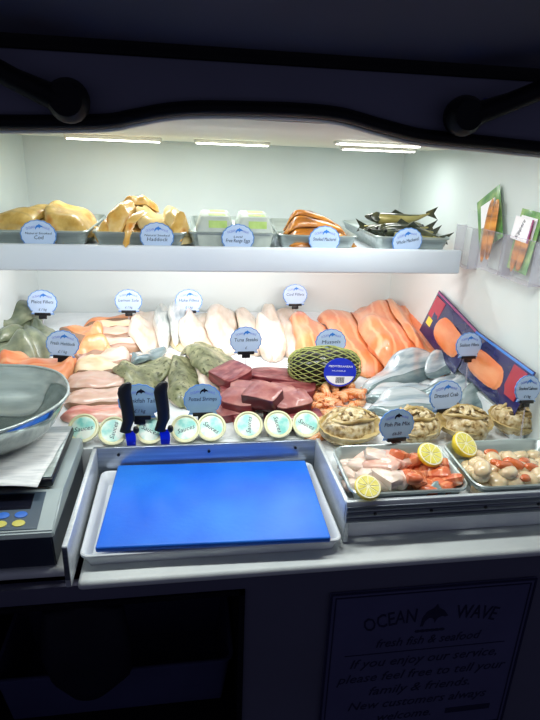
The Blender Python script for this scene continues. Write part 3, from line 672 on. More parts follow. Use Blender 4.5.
# ------------------------------------------------------------------ fish on the ice
def put(items, cat='fish fillet'):
    for (nm, m, a, b, w, T, sd, bend, kind, lab, grp, *kw) in items:
        o = fillet(nm, M[m], a, b, w, T, sd, bend, kind, **(kw[0] if kw else {})); tag(o, lab, cat, grp)
gA = 'grey green skinned fillets at the far left'
put([('pollock_fillet', 'greenskin', (-0.795, 2.073), (-0.598, 2.289), .14, .045, 1, .1, 'loin', 'grey green skinned fish at the back of the left pile', gA),
     ('pollock_fillet', 'greenskin', (-0.695, 1.819), (-0.511, 1.964), .16, .05, 2, .1, 'loin', 'grey green skinned fish along the middle of the left pile', gA),
     ('pollock_fillet', 'greenskin', (-0.635, 1.903), (-0.581, 2.214), .13, .05, 3, .15, 'flap', 'dark green skinned fish folded on top of the left pile', gA),
     ('pollock_fillet', 'greenskin', (-0.528, 1.812), (-0.543, 2.144), .10, .04, 4, -.1, 'loin', 'grey green skinned fish hanging down the right of the left pile', gA),
     ('pollock_fillet', 'greenskin', (-0.711, 1.980), (-0.594, 2.239), .13, .05, 6, .1, 'loin', 'grey green skinned fish lying topmost at the back of the left pile', gA),
     ('pollock_fillet', 'greenskin', (-0.608, 1.735), (-0.521, 1.863), .12, .04, 5, .1, 'loin', 'mottled green skinned fish at the front of the left pile', gA)])
gB = 'pale fillets stacked beside the haddock sign'
put([('haddock_fillet', 'apricot', (-0.410, 2.199), (-0.188, 2.271), .07, .03, 11, .05, 'loin', 'apricot edged pale fillet at the very back of the left stack', gB, {'skin': M['skinedge']}),
     ('haddock_fillet', 'cream', (-0.365, 2.106), (-0.181, 2.160), .085, .035, 12, -.08, 'fillet', 'cream fish fillet second from the back of the left stack', gB, {'skin': M['skinedge'], 'tilt': .25}),
     ('haddock_fillet', 'haddock', (-0.346, 2.020), (-0.169, 2.047), .09, .04, 13, -.05, 'loin', 'pale pink fish fillet third from the back of the left stack', gB, {'skin': M['skinedge'], 'tilt': .25}),
     ('salmon_trout_fillet', 'apricot', (-0.483, 2.142), (-0.318, 1.978), .11, .04, 14, .05, 'flap', 'apricot fish fillet slanting behind the haddock sign', gB, {'skin': M['skinedge']}),
     ('haddock_fillet', 'haddock', (-0.371, 1.912), (-0.164, 1.964), .085, .036, 15, -.05, 'fillet', 'pale pink fish fillet in the middle of the left stack', gB, {'skin': M['skinedge'], 'tilt': .22}),
     ('salmon_trout_fillet', 'apricot', (-0.394, 1.850), (-0.272, 1.890), .07, .03, 16, .05, 'loin', 'orange fish fillet below the haddock sign', gB, {'skin': M['skinedge'], 'tilt': .2}),
     ('salmon_trout_fillet', 'apricot', (-0.288, 1.854), (-0.186, 1.842), .055, .026, 17, -.05, 'loin', 'short orange fish piece right of the orange fillet', gB, {'skin': M['skinedge']}),
     ('haddock_fillet', 'haddock', (-0.374, 1.772), (-0.190, 1.807), .085, .034, 18, -.1, 'loin', 'pale pink fish fillet fourth from the front of the left stack', gB, {'skin': M['skinedge'], 'tilt': .2}),
     ('haddock_fillet', 'cream', (-0.369, 1.709), (-0.189, 1.724), .075, .034, 19, -.06, 'fillet', 'cream fish fillet with darker edge third from the front', gB, {'skin': M['skinedge'], 'tilt': .2})])
put([('salmon_fillet', 'salmon', (-0.593, 1.675), (-0.360, 1.732), .19, .06, 21, .0, 'loin', 'orange salmon fillet lying behind the steel scale pan', 'salmon fillets')])
put([('haddock_fillet', 'haddock', (-0.367, 1.635), (-0.170, 1.647), .085, .04, 22, -.05, 'loin', 'plump pale pink fillet second row above the tubs at left', gB, {'skin': M['skinedge'], 'sk': (2, 0)}),
     ('haddock_fillet', 'haddock', (-0.360, 1.534), (-0.173, 1.543), .085, .04, 23, -.05, 'loin', 'pale pink fillet first row behind the rosy fillet', gB, {'skin': M['skinedge'], 'sk': (2, 0)}),
     ('haddock_fillet', 'pinkred', (-0.355, 1.455), (-0.172, 1.461), .06, .026, 24, -.1, 'loin', 'rose red edged fillet nearest the tubs at left', gB)])
gC = 'silver lined white fillets'
put([('whiting_fillet', 'white', (-0.157, 1.914), (-0.152, 2.351), .12, .035, 31, .05, 'loin', 'white fillet left of the silver lined fillets', gC),
     ('whiting_fillet', 'cream', (0.025, 1.899), (-0.040, 2.256), .14, .03, 32, .1, 'flap', 'cream flap of fish right of the silver lined fillets', gC),
     ('whiting_fillet', 'greywhite', (-0.090, 1.922), (-0.093, 2.378), .085, .045, 33, .0, 'leaf', 'silver lined white fillet, left one of the pair', gC, {'tilt': .1}),
     ('whiting_fillet', 'greywhite', (-0.044, 1.940), (-0.032, 2.364), .09, .05, 34, -.1, 'leaf', 'silver lined white fillet, right one of the pair', gC)])
gE = 'white cod fillets'
put([('cod_fillet', 'white', (0.035, 1.879), (0.105, 2.321), .15, .036, 51, .05, 'loin', 'white cod fillet leftmost of the cod row', gE, {'ripple': .002}),
     ('cod_fillet', 'white', (0.135, 1.876), (0.152, 2.377), .13, .045, 52, .05, 'loin', 'white cod fillet second from the left of the cod row', gE),
     ('cod_fillet', 'white', (0.251, 1.872), (0.233, 2.391), .12, .045, 53, -.08, 'fillet', 'white cod fillet behind the tuna sign', gE),
     ('cod_fillet', 'white', (0.398, 1.829), (0.455, 2.404), .15, .036, 54, .05, 'loin', 'white cod fillet rightmost of the cod row, by the salmon', gE, {'ripple': .002}),
     ('cod_fillet', 'white', (0.298, 1.814), (0.366, 2.435), .11, .06, 55, .06, 'fillet', 'thick white cod fillet tapering toward the tuna', gE)])
gD = 'olive skinned fish pieces'
put([('monkfish_tail', 'white', (-0.072, 1.902), (-0.026, 1.496), .07, .024, 41, .05, 'loin', 'narrow white strip of fish between the olive skinned pieces', gD),
     ('monkfish_tail', 'olive', (-0.197, 1.612), (-0.068, 1.776), .15, .034, 42, .05, 'loin', 'olive skinned fish piece behind the monkfish sign', gD),
     ('monkfish_tail', 'bluegreyskin', (-0.186, 1.764), (-0.079, 1.902), .08, .035, 43, .05, 'leaf', 'blue grey skinned fish piece above the monkfish sign', gD),
     ('monkfish_tail', 'olive', (-0.014, 1.483), (0.006, 1.825), .12, .03, 44, -.05, 'loin', 'olive skinned fish piece behind the potted shrimps sign', gD),
     ('monkfish_tail', 'white', (0.007, 1.880), (0.064, 1.557), .09, .02, 45, .3, 'loin', 'thin white edge of fish left of the large olive piece', gD),
     ('monkfish_tail', 'olive', (0.021, 1.899), (0.123, 1.610), .17, .036, 46, .1, 'loin', 'large olive skinned fish piece beside the tuna', gD)])
gS = 'salmon fillets beside the net bag'
put([('salmon_fillet', 'salmon', (0.466, 1.654), (0.507, 2.249), .16, .035, 71, .05, 'loin', 'orange salmon fillet at the left, partly behind the net bag', gS),
     ('salmon_fillet', 'salmon', (0.615, 1.663), (0.657, 2.388), .17, .04, 72, -.05, 'loin', 'orange salmon fillet second from the left of the salmon pile', gS),
     ('salmon_fillet', 'salmon', (0.712, 1.675), (0.867, 2.328), .2, .05, 76, .0, 'loin', 'orange salmon fillet at the bottom of the salmon pile, middle', gS),
     ('salmon_fillet', 'salmon', (0.966, 1.716), (1.078, 2.326), .15, .05, 73, .08, 'loin', 'orange salmon fillet at the far right of the salmon pile', gS),
     ('salmon_fillet', 'salmon', (0.714, 1.643), (0.834, 2.433), .18, .05, 74, .03, 'loin', 'broad orange salmon fillet in the middle of the salmon pile', gS, {'tilt': -.12}),
     ('salmon_fillet', 'salmon', (0.854, 1.652), (0.986, 2.417), .17, .055, 75, .06, 'loin', 'broad orange salmon fillet on top of the salmon pile', gS, {'tilt': -.12})])
gV = 'silver skinned fillets'
put([('seabass_fillet', 'silverskin', (1.080, 1.659), (0.779, 1.577), .100, .036, 81, .12, 'leaf', 'silver seabass fillet at the back right, under the seabass sign', gV, {'skin': M['bluegreyskin'], 'sk': (1, 4)}),
     ('seabass_fillet', 'silverskin', (0.877, 1.719), (0.548, 1.559), .100, .036, 82, -.12, 'leaf', 'silver seabass fillet at the back left, below the salmon', gV, {'skin': M['bluegreyskin'], 'sk': (1, 4)}),
     ('seabass_fillet', 'silverskin', (1.053, 1.579), (0.749, 1.492), .100, .036, 83, .1, 'leaf', 'silver seabass fillet in the middle of the right group', gV, {'skin': M['bluegreyskin'], 'sk': (1, 4)}),
     ('seabass_fillet', 'silverskin', (0.820, 1.530), (0.538, 1.503), .100, .036, 84, -.1, 'leaf', 'silver seabass fillet in the middle of the left group', gV, {'skin': M['bluegreyskin'], 'sk': (1, 4)}),
     ('seabass_fillet', 'silverskin', (0.779, 1.449), (0.522, 1.432), .105, .03, 85, -.08, 'leaf', 'silver seabass fillet at the front of the left group', gV, {'skin': M['bluegreyskin'], 'sk': (1, 4)}),
     ('seabass_fillet', 'bluegreyskin', (1.070, 1.517), (0.797, 1.397), .10, .032, 86, -.2, 'leaf', 'blue grey skinned fillet between the crab and salmon signs', gV, {'skin': M['bluegreyskin'], 'sk': (1, 4)}),
     ('seabass_fillet', 'silverskin', (1.067, 1.747), (0.794, 1.639), .10, .03, 87, -.15, 'leaf', 'silver seabass fillet topmost of the right group', gV, {'skin': M['bluegreyskin'], 'sk': (1, 4)})])
# tuna: cut slabs with dark sides
def steak(x, y, sx, sy, sz, rz, rx, ry, sd, m, lab):
    r = random.Random(sd); n = 12; ph = [r.uniform(0, 6.3) for _ in range(4)]
    def ring(k, z):
        P = []
        for i in range(36):
            a = 2*PI*i/36; c, s = math.cos(a), math.sin(a); e = .45
            px = math.copysign(abs(c)**e, c)*sx*(1+.10*math.sin(2*a+ph[0])); py = math.copysign(abs(s)**e, s)*sy*(1+.16*math.sin(a+ph[1])+.05*math.sin(3*a+ph[2]))
            P.append((px*k, py*k, z+.12*sz*math.sin(px/sx*1.7+ph[3])))
        return P
    vf = loft([ring(.95, -sz), ring(1, -sz*.9), ring(1.01, -sz*.4), ring(1.0, sz*.5), ring(.995, sz*.92), ring(.965, sz), ring(.5, sz*1.02), ring(.1, sz*1.03)])
    fm = [1 if k < 36*4 else 0 for k in range(len(vf[1]))]
    o = drop('tuna_steak', vf, None, x, y, BED, R(rz), R(rx), R(ry), mats=[M[m], M['tunadark' if sd % 3 == 0 else 'tunaside']], fm=fm)
    tag(o, lab, 'fish steak', 'tuna steaks')
for q in [((0.175, 1.558), .075, .05, .018, 10, 0, 0, 1, 'tuna', 'raw tuna steak at the bottom of the heap, middle'), ((0.318, 1.550), .075, .05, .018, -10, 0, 0, 2, 'tuna', 'raw tuna steak at the bottom of the heap, right'),
          ((0.115, 1.450), .050, .062, .014, 12, 8, 0, 4, 'tunapale', 'pale rose tuna steak at the lower left of the heap'), ((0.311, 1.383), .058, .036, .018, 8, 12, 3, 3, 'tuna', 'raw tuna steak at the front right, above the tubs'),
          ((0.157, 1.377), .034, .022, .014, 5, 10, 0, 10, 'tuna', 'small tuna offcut directly behind the tubs'), ((0.244, 1.394), .036, .026, .014, -12, 8, 0, 12, 'tunadark', 'dark tuna piece behind the middle tubs'),
          ((0.133, 1.612), .058, .050, .018, 35, 6, -8, 5, 'tuna', 'raw tuna steak at the back left of the heap'), ((0.293, 1.636), .088, .045, .020, -14, 4, 4, 7, 'tuna', 'long raw tuna steak along the back of the heap'),
          ((0.145, 1.439), .048, .040, .020, -34, 16, 0, 8, 'tunapale', 'raw tuna steak at the left, second row up from the tubs'), ((0.280, 1.407), .060, .036, .022, 14, 16, 0, 9, 'tunapale', 'raw tuna steak with dark side at right, above the front steak'),
          ((0.207, 1.404), .056, .038, .022, -36, 16, 0, 6, 'tunapale', 'raw tuna steak slanting in the middle of the heap'),
          ((0.223, 1.512), .098, .046, .019, -12, 14, 0, 11, 'tunapale', 'large pale rose tuna steak lying on top of the heap')]:
    (x, y) = q[0]; steak(x, y, *q[1:])
# net bag of shellfish
nb = empty('shellfish_net_bag', (.458, 1.60, .052)); tag(nb, 'green net bag of shellfish with a blue oval label', 'net bag')
nb.location = (0.435, 1.622, .128); nb.rotation_euler = (R(14), 0, R(-6))
def bag(sx, sy, sz, nu, nv, amp=.06):
    V = []; F = []
    for i in range(nu+1):
        th = PI*(.04+.92*i/nu)
        for j in range(nv):
            ph = 2*PI*(j+.5*(i % 2))/nv
            e = abs(math.sin(th))**.62; kk = 1+amp*math.sin(4*ph+th*5)*math.sin(th*3)+amp*.5*math.sin(9*ph)*math.sin(7*th)
            V.append((sx*math.cos(th)*1., sy*e*math.cos(ph)*kk, sz*e*math.sin(ph)*kk))
    for i in range(nu):
        for j in range(nv):
            if i % 2 == 0: a = (i*nv+j, (i+1)*nv+j, (i+1)*nv+(j-1) % nv); b = (i*nv+j, i*nv+(j+1) % nv, (i+1)*nv+j)
            else: a = (i*nv+j, (i+1)*nv+(j+1) % nv, (i+1)*nv+j); b = (i*nv+j, i*nv+(j+1) % nv, (i+1)*nv+(j+1) % nv)
            F += [a, b]
    return V, F
fi = mesh('shellfish_filling', *bag(.112, .064, .056, 20, 28, .07), M['mussel'], nb)
nu, nv = 15, 20
V, F = bag(.118, .070, .062, nu, nv, .06)
F = [((i-1)*nv+k, i*nv+j, (i+1)*nv+k, i*nv+(j+1) % nv) for i in range(1, nu) for j in range(nv) for k in ((j if i % 2 == 0 else (j+1) % nv),)]
nt_ = mesh('netting', V, F, M['net'], nb)
wf = nt_.modifiers.new('cords', 'WIREFRAME'); wf.thickness = .0042; wf.use_even_offset = False
lb = mesh('bag_label', *prism([(.056*math.cos(a), .045*math.sin(a)) for a in [2*PI*k/40 for k in range(40)]], -.0008, .0008), mat('royal_blue_label', [(24, 44, 190), (36, 58, 205)], .3, scale=10), nb, (.040, -.069, .026), (R(-26), R(10), R(14)))
mesh('label_panel', *prism([(.051*math.cos(a), .040*math.sin(a)) for a in [PI+PI*(.10+.8*k/20) for k in range(21)]], -.0012, -.0006), M['inkwhite'], lb)
text('MEDITERRANEAN', .0088, M['inkwhite'], lb, (0, -.0012, .018), (PI/2, 0, 0), width=.082)
text('MUSSELS', .006, M['inkwhite'], lb, (-.006, -.0012, .004), (PI/2, 0, 0), width=.046)
mesh('barcode', *merge(*[box(-.014+.003*i, -.0125+.003*i+.0006*(i % 2), -.0016, -.0011, -.0335, -.0155) for i in range(10)]), M['inkdark'], lb, smooth=False)
# prawns
def prawn(sd, L_=.06, r_=.012):
    n = 12; rings = []
    for i in range(n):
        s = i/(n-1); a = -1.15+2.3*s
        rr = r_*(.35+.65*math.sin(PI*min(1, .15+s*.9))**.7)*(1 if s < .85 else .6)*(1+.06*(i % 2))
        c = Vector((math.cos(a)*L_*.5, math.sin(a)*L_*.5, 0)); nr = Vector((math.cos(a), math.sin(a), 0))
        rings.append([tuple(c+nr*rr*math.cos(t)+Vector((0, 0, 1))*rr*.9*math.sin(t)) for t in [2*PI*k/10 for k in range(10)]])
    vf = loft(rings); a = 1.15
    c = Vector((math.cos(a), math.sin(a), 0))*L_*.5; tg = Vector((-math.sin(a), math.cos(a), 0)); nr = Vector((math.cos(a), math.sin(a), 0))
    fans = []
    for k in (-1, 0, 1):
        d = (tg+nr*k*.5).normalized(); p = c+d*L_*.28; q = d.cross(Vector((0, 0, 1)))*.005
        fans.append(([tuple(c+Vector((0, 0, .002))), tuple(p-q+Vector((0, 0, .001))), tuple(p+d*.004), tuple(p+q+Vector((0, 0, .001))), tuple(c-Vector((0, 0, .002)))], [(0, 1, 2), (0, 2, 3), (4, 2, 1), (4, 3, 2), (0, 4, 1), (0, 3, 4)]))
    return vf, merge(*fans)
pr = []
PW = [(0.393, 1.597),(0.429, 1.610),(0.448, 1.579),(0.478, 1.592),(0.399, 1.539),(0.428, 1.523),(0.455, 1.529),(0.496, 1.562),(0.526, 1.575),(0.455, 1.481),(0.421, 1.470),(0.398, 1.478),(0.378, 1.499),(0.493, 1.506),(0.352, 1.436),(0.373, 1.422),(0.395, 1.415),(0.334, 1.377),(0.336, 1.332),(0.423, 1.432),(0.500, 1.614),(0.535, 1.627),(0.527, 1.532),(0.357, 1.376),(0.422, 1.552),(0.479, 1.548),(0.440, 1.495),(0.478, 1.473),(0.374, 1.375),(0.359, 1.411)]
for k, (x, y) in enumerate(PW):
    bodyvf, tailvf = prawn(k, rng.uniform(.066, .084), rng.uniform(.0125, .015))
    o = drop('prawn', bodyvf, M['prawn'], x, y, BED, rng.uniform(0, 6.3), rng.uniform(-.4, .4), rng.uniform(-.3, .3), q_=40)
    mesh('tail_fan', *tailvf, M['prawn'], o, smooth=False); pr.append((o, (x, y)))
for o, wd in place_words(pr, 'the prawn heap', 4): tag(o, 'orange cooked prawn, '+wd, 'prawn', 'cooked prawns')
# dressed crabs
def crab(x, y, sx, sy, sz, rz, sd, lab):
    z = BZ(y)
    t = empty('dressed_crab', (x, y, z+.019), (R(15), 0, R(rz))); tag(t, lab, 'dressed crab', 'dressed crabs')
    def ring(k, zz, lob=0):
        P = []
        for i in range(56):
            a = 2*PI*i/56; q = 1+lob*.02*math.cos(18*a); c, s = math.cos(a), math.sin(a)
            P.append((math.copysign(abs(c)**.85, c)*sx*k*q, (math.copysign(abs(s)**.9, s)*sy*k*q)*(1-.12*abs(c)), zz))
        return P
    mesh('shell', *loft([ring(.35, 0), ring(.7, .004), ring(.92, .016), ring(1.0, .030, 1), ring(1.02, .036, 1), ring(.97, .037, 1), ring(.90, .030), ring(.3, .026)]), M['crabshell'], t)
    r = random.Random(sd)
    mesh('crab_meat', *xf(lump(sd*7, sx*.94, sy*.92, sz*.85, .12, .20, 15), Matrix.Translation((0, 0, .030))), M['crabmeat'], t)
    for k in range(2):
        a = -.15+.12*(sd % 3)+.1*k; ca, sa = math.cos(a), math.sin(a); P = []; W_ = []
        for u in np.linspace(-1, 1, 15):
            q = .86*u; off = (.42 if k else -.50)*(1-u*u)+.06*math.sin(u*5+sd)
            X_, Y_ = q*ca-off*sa, q*sa+off*ca
            X_, Y_, u = float(X_), float(Y_), float(u); rr = min(1, math.hypot(X_, Y_)); P.append((sx*.93*X_, sy*.90*Y_, .031+sz*.95*math.sqrt(max(0.02, 1-rr*rr)))); W_.append(.0015+.0045*(1-u*u)**.6)
        mesh('shell_ridge', *tube(P, W_, 8), M['crabshell'], t)
    for k in range(26):   # flakes strewn on top
        a = r.uniform(0, 6.3); q = r.uniform(.1, .85)
        mesh('meat_flake', *xf(lump(sd*31+k, r.uniform(.008, .014), r.uniform(.004, .008), .004, .2, .2, 2), Matrix.Translation((sx*.9*q*math.cos(a), sy*.87*q*math.sin(a), .031+sz*.95*math.sqrt(1-q*q))) @ Euler((r.uniform(-.5, .5), r.uniform(-.4, .4), r.uniform(0, 3))).to_matrix().to_4x4()), M['crabdark' if k % 5 == 0 else 'crabmeat'], t)
crab(0.428, 1.286, .088, .062, .042, 8, 1, 'dressed crab left of the fish pie mix sign')
crab(0.609, 1.285, .072, .058, .040, -4, 2, 'dressed crab just right of the fish pie mix sign')
crab(0.754, 1.286, .078, .058, .042, -6, 3, 'dressed crab below the dressed crab sign')
crab(0.927, 1.298, .086, .060, .046, -8, 5, 'dressed crab at the far right, below the smoked salmon sign')
# ------------------------------------------------------------------ front trays
tz = .001
def gz(y): return BZ(y)
ta = gastro(.349, .630, .986, 1.186, 0, .043, 'steel tray of mixed white and orange fish chunks at the front', 0, 'front steel trays'); ta.rotation_euler.x = math.atan(.054)
tb2 = gastro(.641, .922, .986, 1.186, 0, .043, 'steel tray of cream scallops at the front right', 0, 'front steel trays'); tb2.rotation_euler.x = math.atan(.054)
for t in (ta, tb2): t.location.z = BZ(t.location.y)+.003
FT = Field(.33, .94, .95, 1.23, lambda x, y: BZ(y)+.007)
ch = []
CW = [(0.389, 1.130),(0.420, 1.132),(0.454, 1.134),(0.483, 1.123),(0.385, 1.080),(0.420, 1.085),(0.454, 1.083),(0.376, 1.033),(0.417, 1.037),(0.452, 1.035),(0.398, 1.001),(0.434, 0.998),(0.464, 1.003),(0.488, 1.080),
      (0.401, 1.088),(0.442, 1.093),(0.409, 1.039),(0.444, 1.044),(0.447, 0.998)]
for k, (x, y) in enumerate(CW):
    x, y = max(x, .380), 1.016+(y-.975)*.78
    s = rng.uniform(.021, .029)
    o = drop('white_fish_chunk', lump(200+k, s*1.35, s*.9, s*.50, .68, .16, 2), M['pinkchunk' if k % 4 == 1 else 'whitechunk'], x, y, FT, rng.uniform(0, 3), rng.uniform(-.3, .3), rng.uniform(-.3, .3), q_=62 if k < 14 else 35); ch.append((o, (x, y)))
for o, wd in place_words(ch, 'white chunks in the left front tray', 4): tag(o, 'white fish chunk, '+wd, 'fish chunk', 'white fish chunks')
ch = []
OW = [(0.522, 1.125),(0.555, 1.122),(0.572, 1.090),(0.512, 1.078),(0.538, 1.068),(0.573, 1.057),(0.606, 1.063),(0.500, 1.023),(0.533, 1.020),(0.567, 1.010),(0.603, 1.015),(0.499, 0.986),(0.536, 0.983),(0.574, 0.983),(0.606, 0.992),
      (0.500, 1.089),(0.526, 1.078),(0.543, 1.036),(0.577, 1.026),(0.512, 0.985),(0.607, 1.081)]
for k, (x, y) in enumerate(OW):
    x, y = min(x, .602), 1.016+(y-.975)*.78
    s = rng.uniform(.017, .025)
    o = drop('salmon_chunk', lump(300+k, s*1.25, s*.85, s*.55, .88, .12, 2), M['salmonchunk'], x, y, FT, rng.uniform(0, 3), rng.uniform(-.5, .5), rng.uniform(-.5, .5), q_=60 if k < 15 else 35); ch.append((o, (x, y)))
for o, wd in place_words(ch, 'orange chunks in the left front tray', 4): tag(o, 'orange salmon chunk, '+wd, 'fish chunk', 'orange salmon chunks')
vf = lump(399, .024, .018, .013, .6, .1); fm = [0 if sum(vf[0][i][2] for i in q) > .02 else 1 for q in vf[1]]
o = drop('skin_on_fish_chunk', vf, None, 0.552, 1.005, FT, .6, .5, -.2, q_=35, mats=[M['bluegreyskin'], M['pinkchunk']], fm=fm); tag(o, 'fish chunk with dark silvery skin among the orange chunks', 'fish chunk')
def lemon(x, y, z, r_, rz, rx, lab, half=False):
    t = empty('lemon_half' if half else 'lemon_slice', (x, y, z), (R(rx), 0, R(rz))); tag(t, lab, 'lemon')
    d = .030 if half else .010
    pf = [(0, -d), (r_*.35, -d*.97), (r_*.75, -d*.72), (r_*.96, -d*.3), (r_, 0), (r_*.985, .0008), (r_*.93, .001), (0, .0008)] if half else [(0, -d), (r_*.96, -d), (r_, -d*.6), (r_, -.001), (r_*.97, 0), (0, 0)]
    mesh('peel', *lathe(pf, 36), M['lemonskin'], t)
    mesh('pith', *lathe([(0, .0005), (r_*.94, .0005), (r_*.94, .0016), (0, .0016)], 36), M['lemonpith'], t)
    seg = []
    for k in range(9):
        a0 = 2*PI*k/9+.05; a1 = 2*PI*(k+1)/9-.05; am = (a0+a1)/2
        P = [(r_*.12*math.cos(am), r_*.12*math.sin(am))]+[(r_*.82*math.cos(a0+(a1-a0)*j/5), r_*.82*math.sin(a0+(a1-a0)*j/5)) for j in range(6)]
        seg.append(loft([[(px, py, .001) for px, py in P], [(px, py, .0026) for px, py in P]]))
    mesh('pulp', *merge(*seg), M['lemonpulp'], t, smooth=False)
lemon(0.381, 0.981, BZ(1.0)+.068, .029, 0, 32, 'lemon slice at the front left of the fish chunk tray')
lemon(0.567, 1.082, BZ(1.15)+.074, .031, 10, 34, 'lemon slice at the back right of the fish chunk tray')
lemon(0.687, 1.141, BZ(1.15)+.064, .035, 30, 38, 'lemon half at the back left corner of the scallop tray', True)
sca = []
SW = [(0.646, 1.051),(0.728, 1.142),(0.755, 1.121),(0.802, 1.136),(0.844, 1.133),(0.887, 1.140),(0.691, 1.090),(0.717, 1.071),(0.759, 1.076),(0.797, 1.073),(0.835, 1.070),(0.667, 1.025),(0.699, 1.015),(0.735, 1.012),(0.774, 1.009),(0.815, 1.014),(0.670, 0.975),(0.709, 0.976),(0.749, 0.976),(0.789, 0.981),(0.827, 0.981),(0.857, 1.035),(0.890, 1.093),(0.643, 0.989),
      (0.685, 1.033),(0.719, 1.030),(0.755, 1.028),(0.791, 1.025),(0.746, 1.088),(0.794, 1.093),(0.665, 0.988),(0.735, 0.982)]
for k, (x, y) in enumerate(SW):
    x, y = min(max(x, .672), .892), 1.018+(y-.975)*.78
    s = rng.uniform(.023, .031)
    o = drop('scallop', lump(400+k, s, s*.82, s*.60, .1, .10), M['scallop'], x, y, FT, rng.uniform(0, 3), rng.uniform(-.35, .35), rng.uniform(-.35, .35), q_=65 if k < 24 else 40); sca.append((o, (x, y)))
for o, wd in place_words(sca, 'scallops in the right front tray', 4): tag(o, 'cream raw scallop, '+wd, 'scallop', 'raw scallops')
roe = []
for k, (x, y) in enumerate([(0.752, 1.112),(0.820, 1.066),(0.732, 1.022),(0.771, 1.028),(0.812, 1.016),(0.773, 0.964),(0.731, 0.999)]):
    x, y = min(x, .89), 1.018+(y-.975)*.78
    s = rng.uniform(.012, .017)
    o = drop('scallop_roe', lump(500+k, s*1.5, s*.75, s*.6, .1, .12), M['roe'], x, y, FT, rng.uniform(-.8, .8), .2, .2, q_=40); roe.append((o, (x, y)))
for o, wd in place_words(roe, 'orange roe pieces on the scallops', 2): tag(o, 'orange scallop roe, '+wd, 'roe', 'scallop roe')

# ------------------------------------------------------------------ signs
DOL = [(-.50, -.42), (-.46, -.05), (-.30, .22), (-.02, .36), (.10, .52), (.20, .34), (.42, .22), (.62, -.02), (.50, -.06), (.34, -.02), (.18, -.10), (.08, -.30), (.02, -.08), (-.18, -.06), (-.34, -.20), (-.40, -.42)]
def sign(x, y, z, w, lines, lab, rx=-10, rz=0, ry=0, shade=False, clip=True, price=None, stem=.12, foot=0., grp='shell-shaped price signs'):
    t = empty('price_sign', (x, y, z), (R(rx), R(ry), R(rz))); tag(t, lab, 'sign', grp)
    z0 = stem*w+.04*w; cz = z0+.40*w
    def outl(k):
        P = []
        for i in range(97):
            a = R(-43)+R(266)*i/96; q = .5*w*k*(1+.018*math.cos(17*(a-PI/2)))
            P.append((q*math.cos(a), cz+q*.86*math.sin(a)))
        ft = [(-.335*w*k, z0+.12*w), (-.375*w*k, z0+.02*w+(1-k)*w), (-.39*w*k, z0+(1-k)*w*.6), (.39*w*k, z0+(1-k)*w*.6), (.375*w*k, z0+.02*w+(1-k)*w), (.335*w*k, z0+.12*w)]
        return P+ft
    mesh('sign_plaque', *prism(outl(1), 0, .003), M['signedge'], t, smooth=False)
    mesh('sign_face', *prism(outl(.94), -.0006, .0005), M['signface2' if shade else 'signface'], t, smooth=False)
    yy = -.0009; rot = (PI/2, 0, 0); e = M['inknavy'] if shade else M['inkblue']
    mesh('dolphin_emblem', *prism([(px*w*.20+.03*w, cz+.235*w+pz*w*.17) for px, pz in DOL], yy-.0003, yy), e, t, smooth=False)
    text('OCEAN', w*.10, M['inkviolet'], t, (-.20*w, yy, cz+.205*w), (PI/2, R(-14), 0), width=w*.25)
    text('WAVE', w*.10, M['inkviolet'], t, (.235*w, yy, cz+.195*w), (PI/2, R(16), 0), width=w*.20)
    for k, s in enumerate(lines):
        big = k == len(lines)-1
        text(s, w*(.155 if big else .09), M['inkdark'], t, (0, yy, cz+(.02 if len(lines) == 1 else .05-.12*k)*w), rot, shear=.15, width=min(w*.74, w*.088*len(s)*(1 if big else .62)))
    if price:
        text(price, w*.12, M['inkdark'], t, (0, yy, cz-.235*w), rot, shear=.2)
    if clip:
        mesh('sign_clip', *box(-.265*w, .265*w, -.005, .006, z0-.045*w, z0+.055*w, .001), M['black'], t)
        mesh('sign_stem', *box(-.13*w, .13*w, -.003, .005, 0, z0-.04*w, .001), M['black'], t)
        if foot > .01: mesh('sign_rod', *box(-.02*w, .02*w, 0, .002, -foot, .002), M['acryledge'], t, smooth=False)
    return t
def on_bed(p, dz, *a, **k): return sign(p[0], p[1], BZ(p[1])+dz, *a, foot=dz-.004, **k)
on_bed((-0.540, 2.103), .07, .110, ['Plaice Fillets'], 'blue shell sign standing farthest left, behind the green skinned fish', rz=-5, price='£ / kg')
on_bed((-0.230, 2.164), .06, .106, ['Lemon Sole'], 'pale blue shell sign behind the stack of pale fillets', rz=-2, price='£ / kg')
on_bed((0.006, 2.161), .06, .108, ['Hake Fillets'], 'blue shell sign behind the silver lined white fillets', rz=0, price='£ / kg')
on_bed((0.463, 2.281), .05, .108, ['Cod Fillets'], 'pale blue shell sign at the back between cod and salmon', rz=3)
on_bed((-0.396, 1.712), .06, .102, ['Fresh Haddock'], 'blue shell sign standing in front of the apricot fillet', rz=-4, ry=4, price='£ / kg')
on_bed((0.191, 1.722), .06, .106, ['Tuna Steaks'], 'blue shell sign standing just behind the tuna heap', rz=2, price='£')
on_bed((0.478, 1.704), .055, .108, ['Mussels'], 'blue shell sign half hidden behind the net bag', rz=4)
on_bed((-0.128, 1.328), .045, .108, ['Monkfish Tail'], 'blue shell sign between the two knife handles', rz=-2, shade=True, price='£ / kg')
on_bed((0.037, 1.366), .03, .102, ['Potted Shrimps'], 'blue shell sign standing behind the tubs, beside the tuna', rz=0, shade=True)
on_bed((.858, 1.494), .130, .094, ['Seabass Fillets'], 'blue shell sign leaning before the salmon packs at right', rz=9, ry=2)
on_bed((0.716, 1.318), .045, .104, ['Dressed Crab'], 'blue shell sign standing over the dressed crabs', rz=8)
on_bed((.872, 1.20), .13, .085, ['Smoked Salmon'], 'blue shell sign at the far right edge, by the salmon packs', rz=12, ry=6, price='£ / kg')
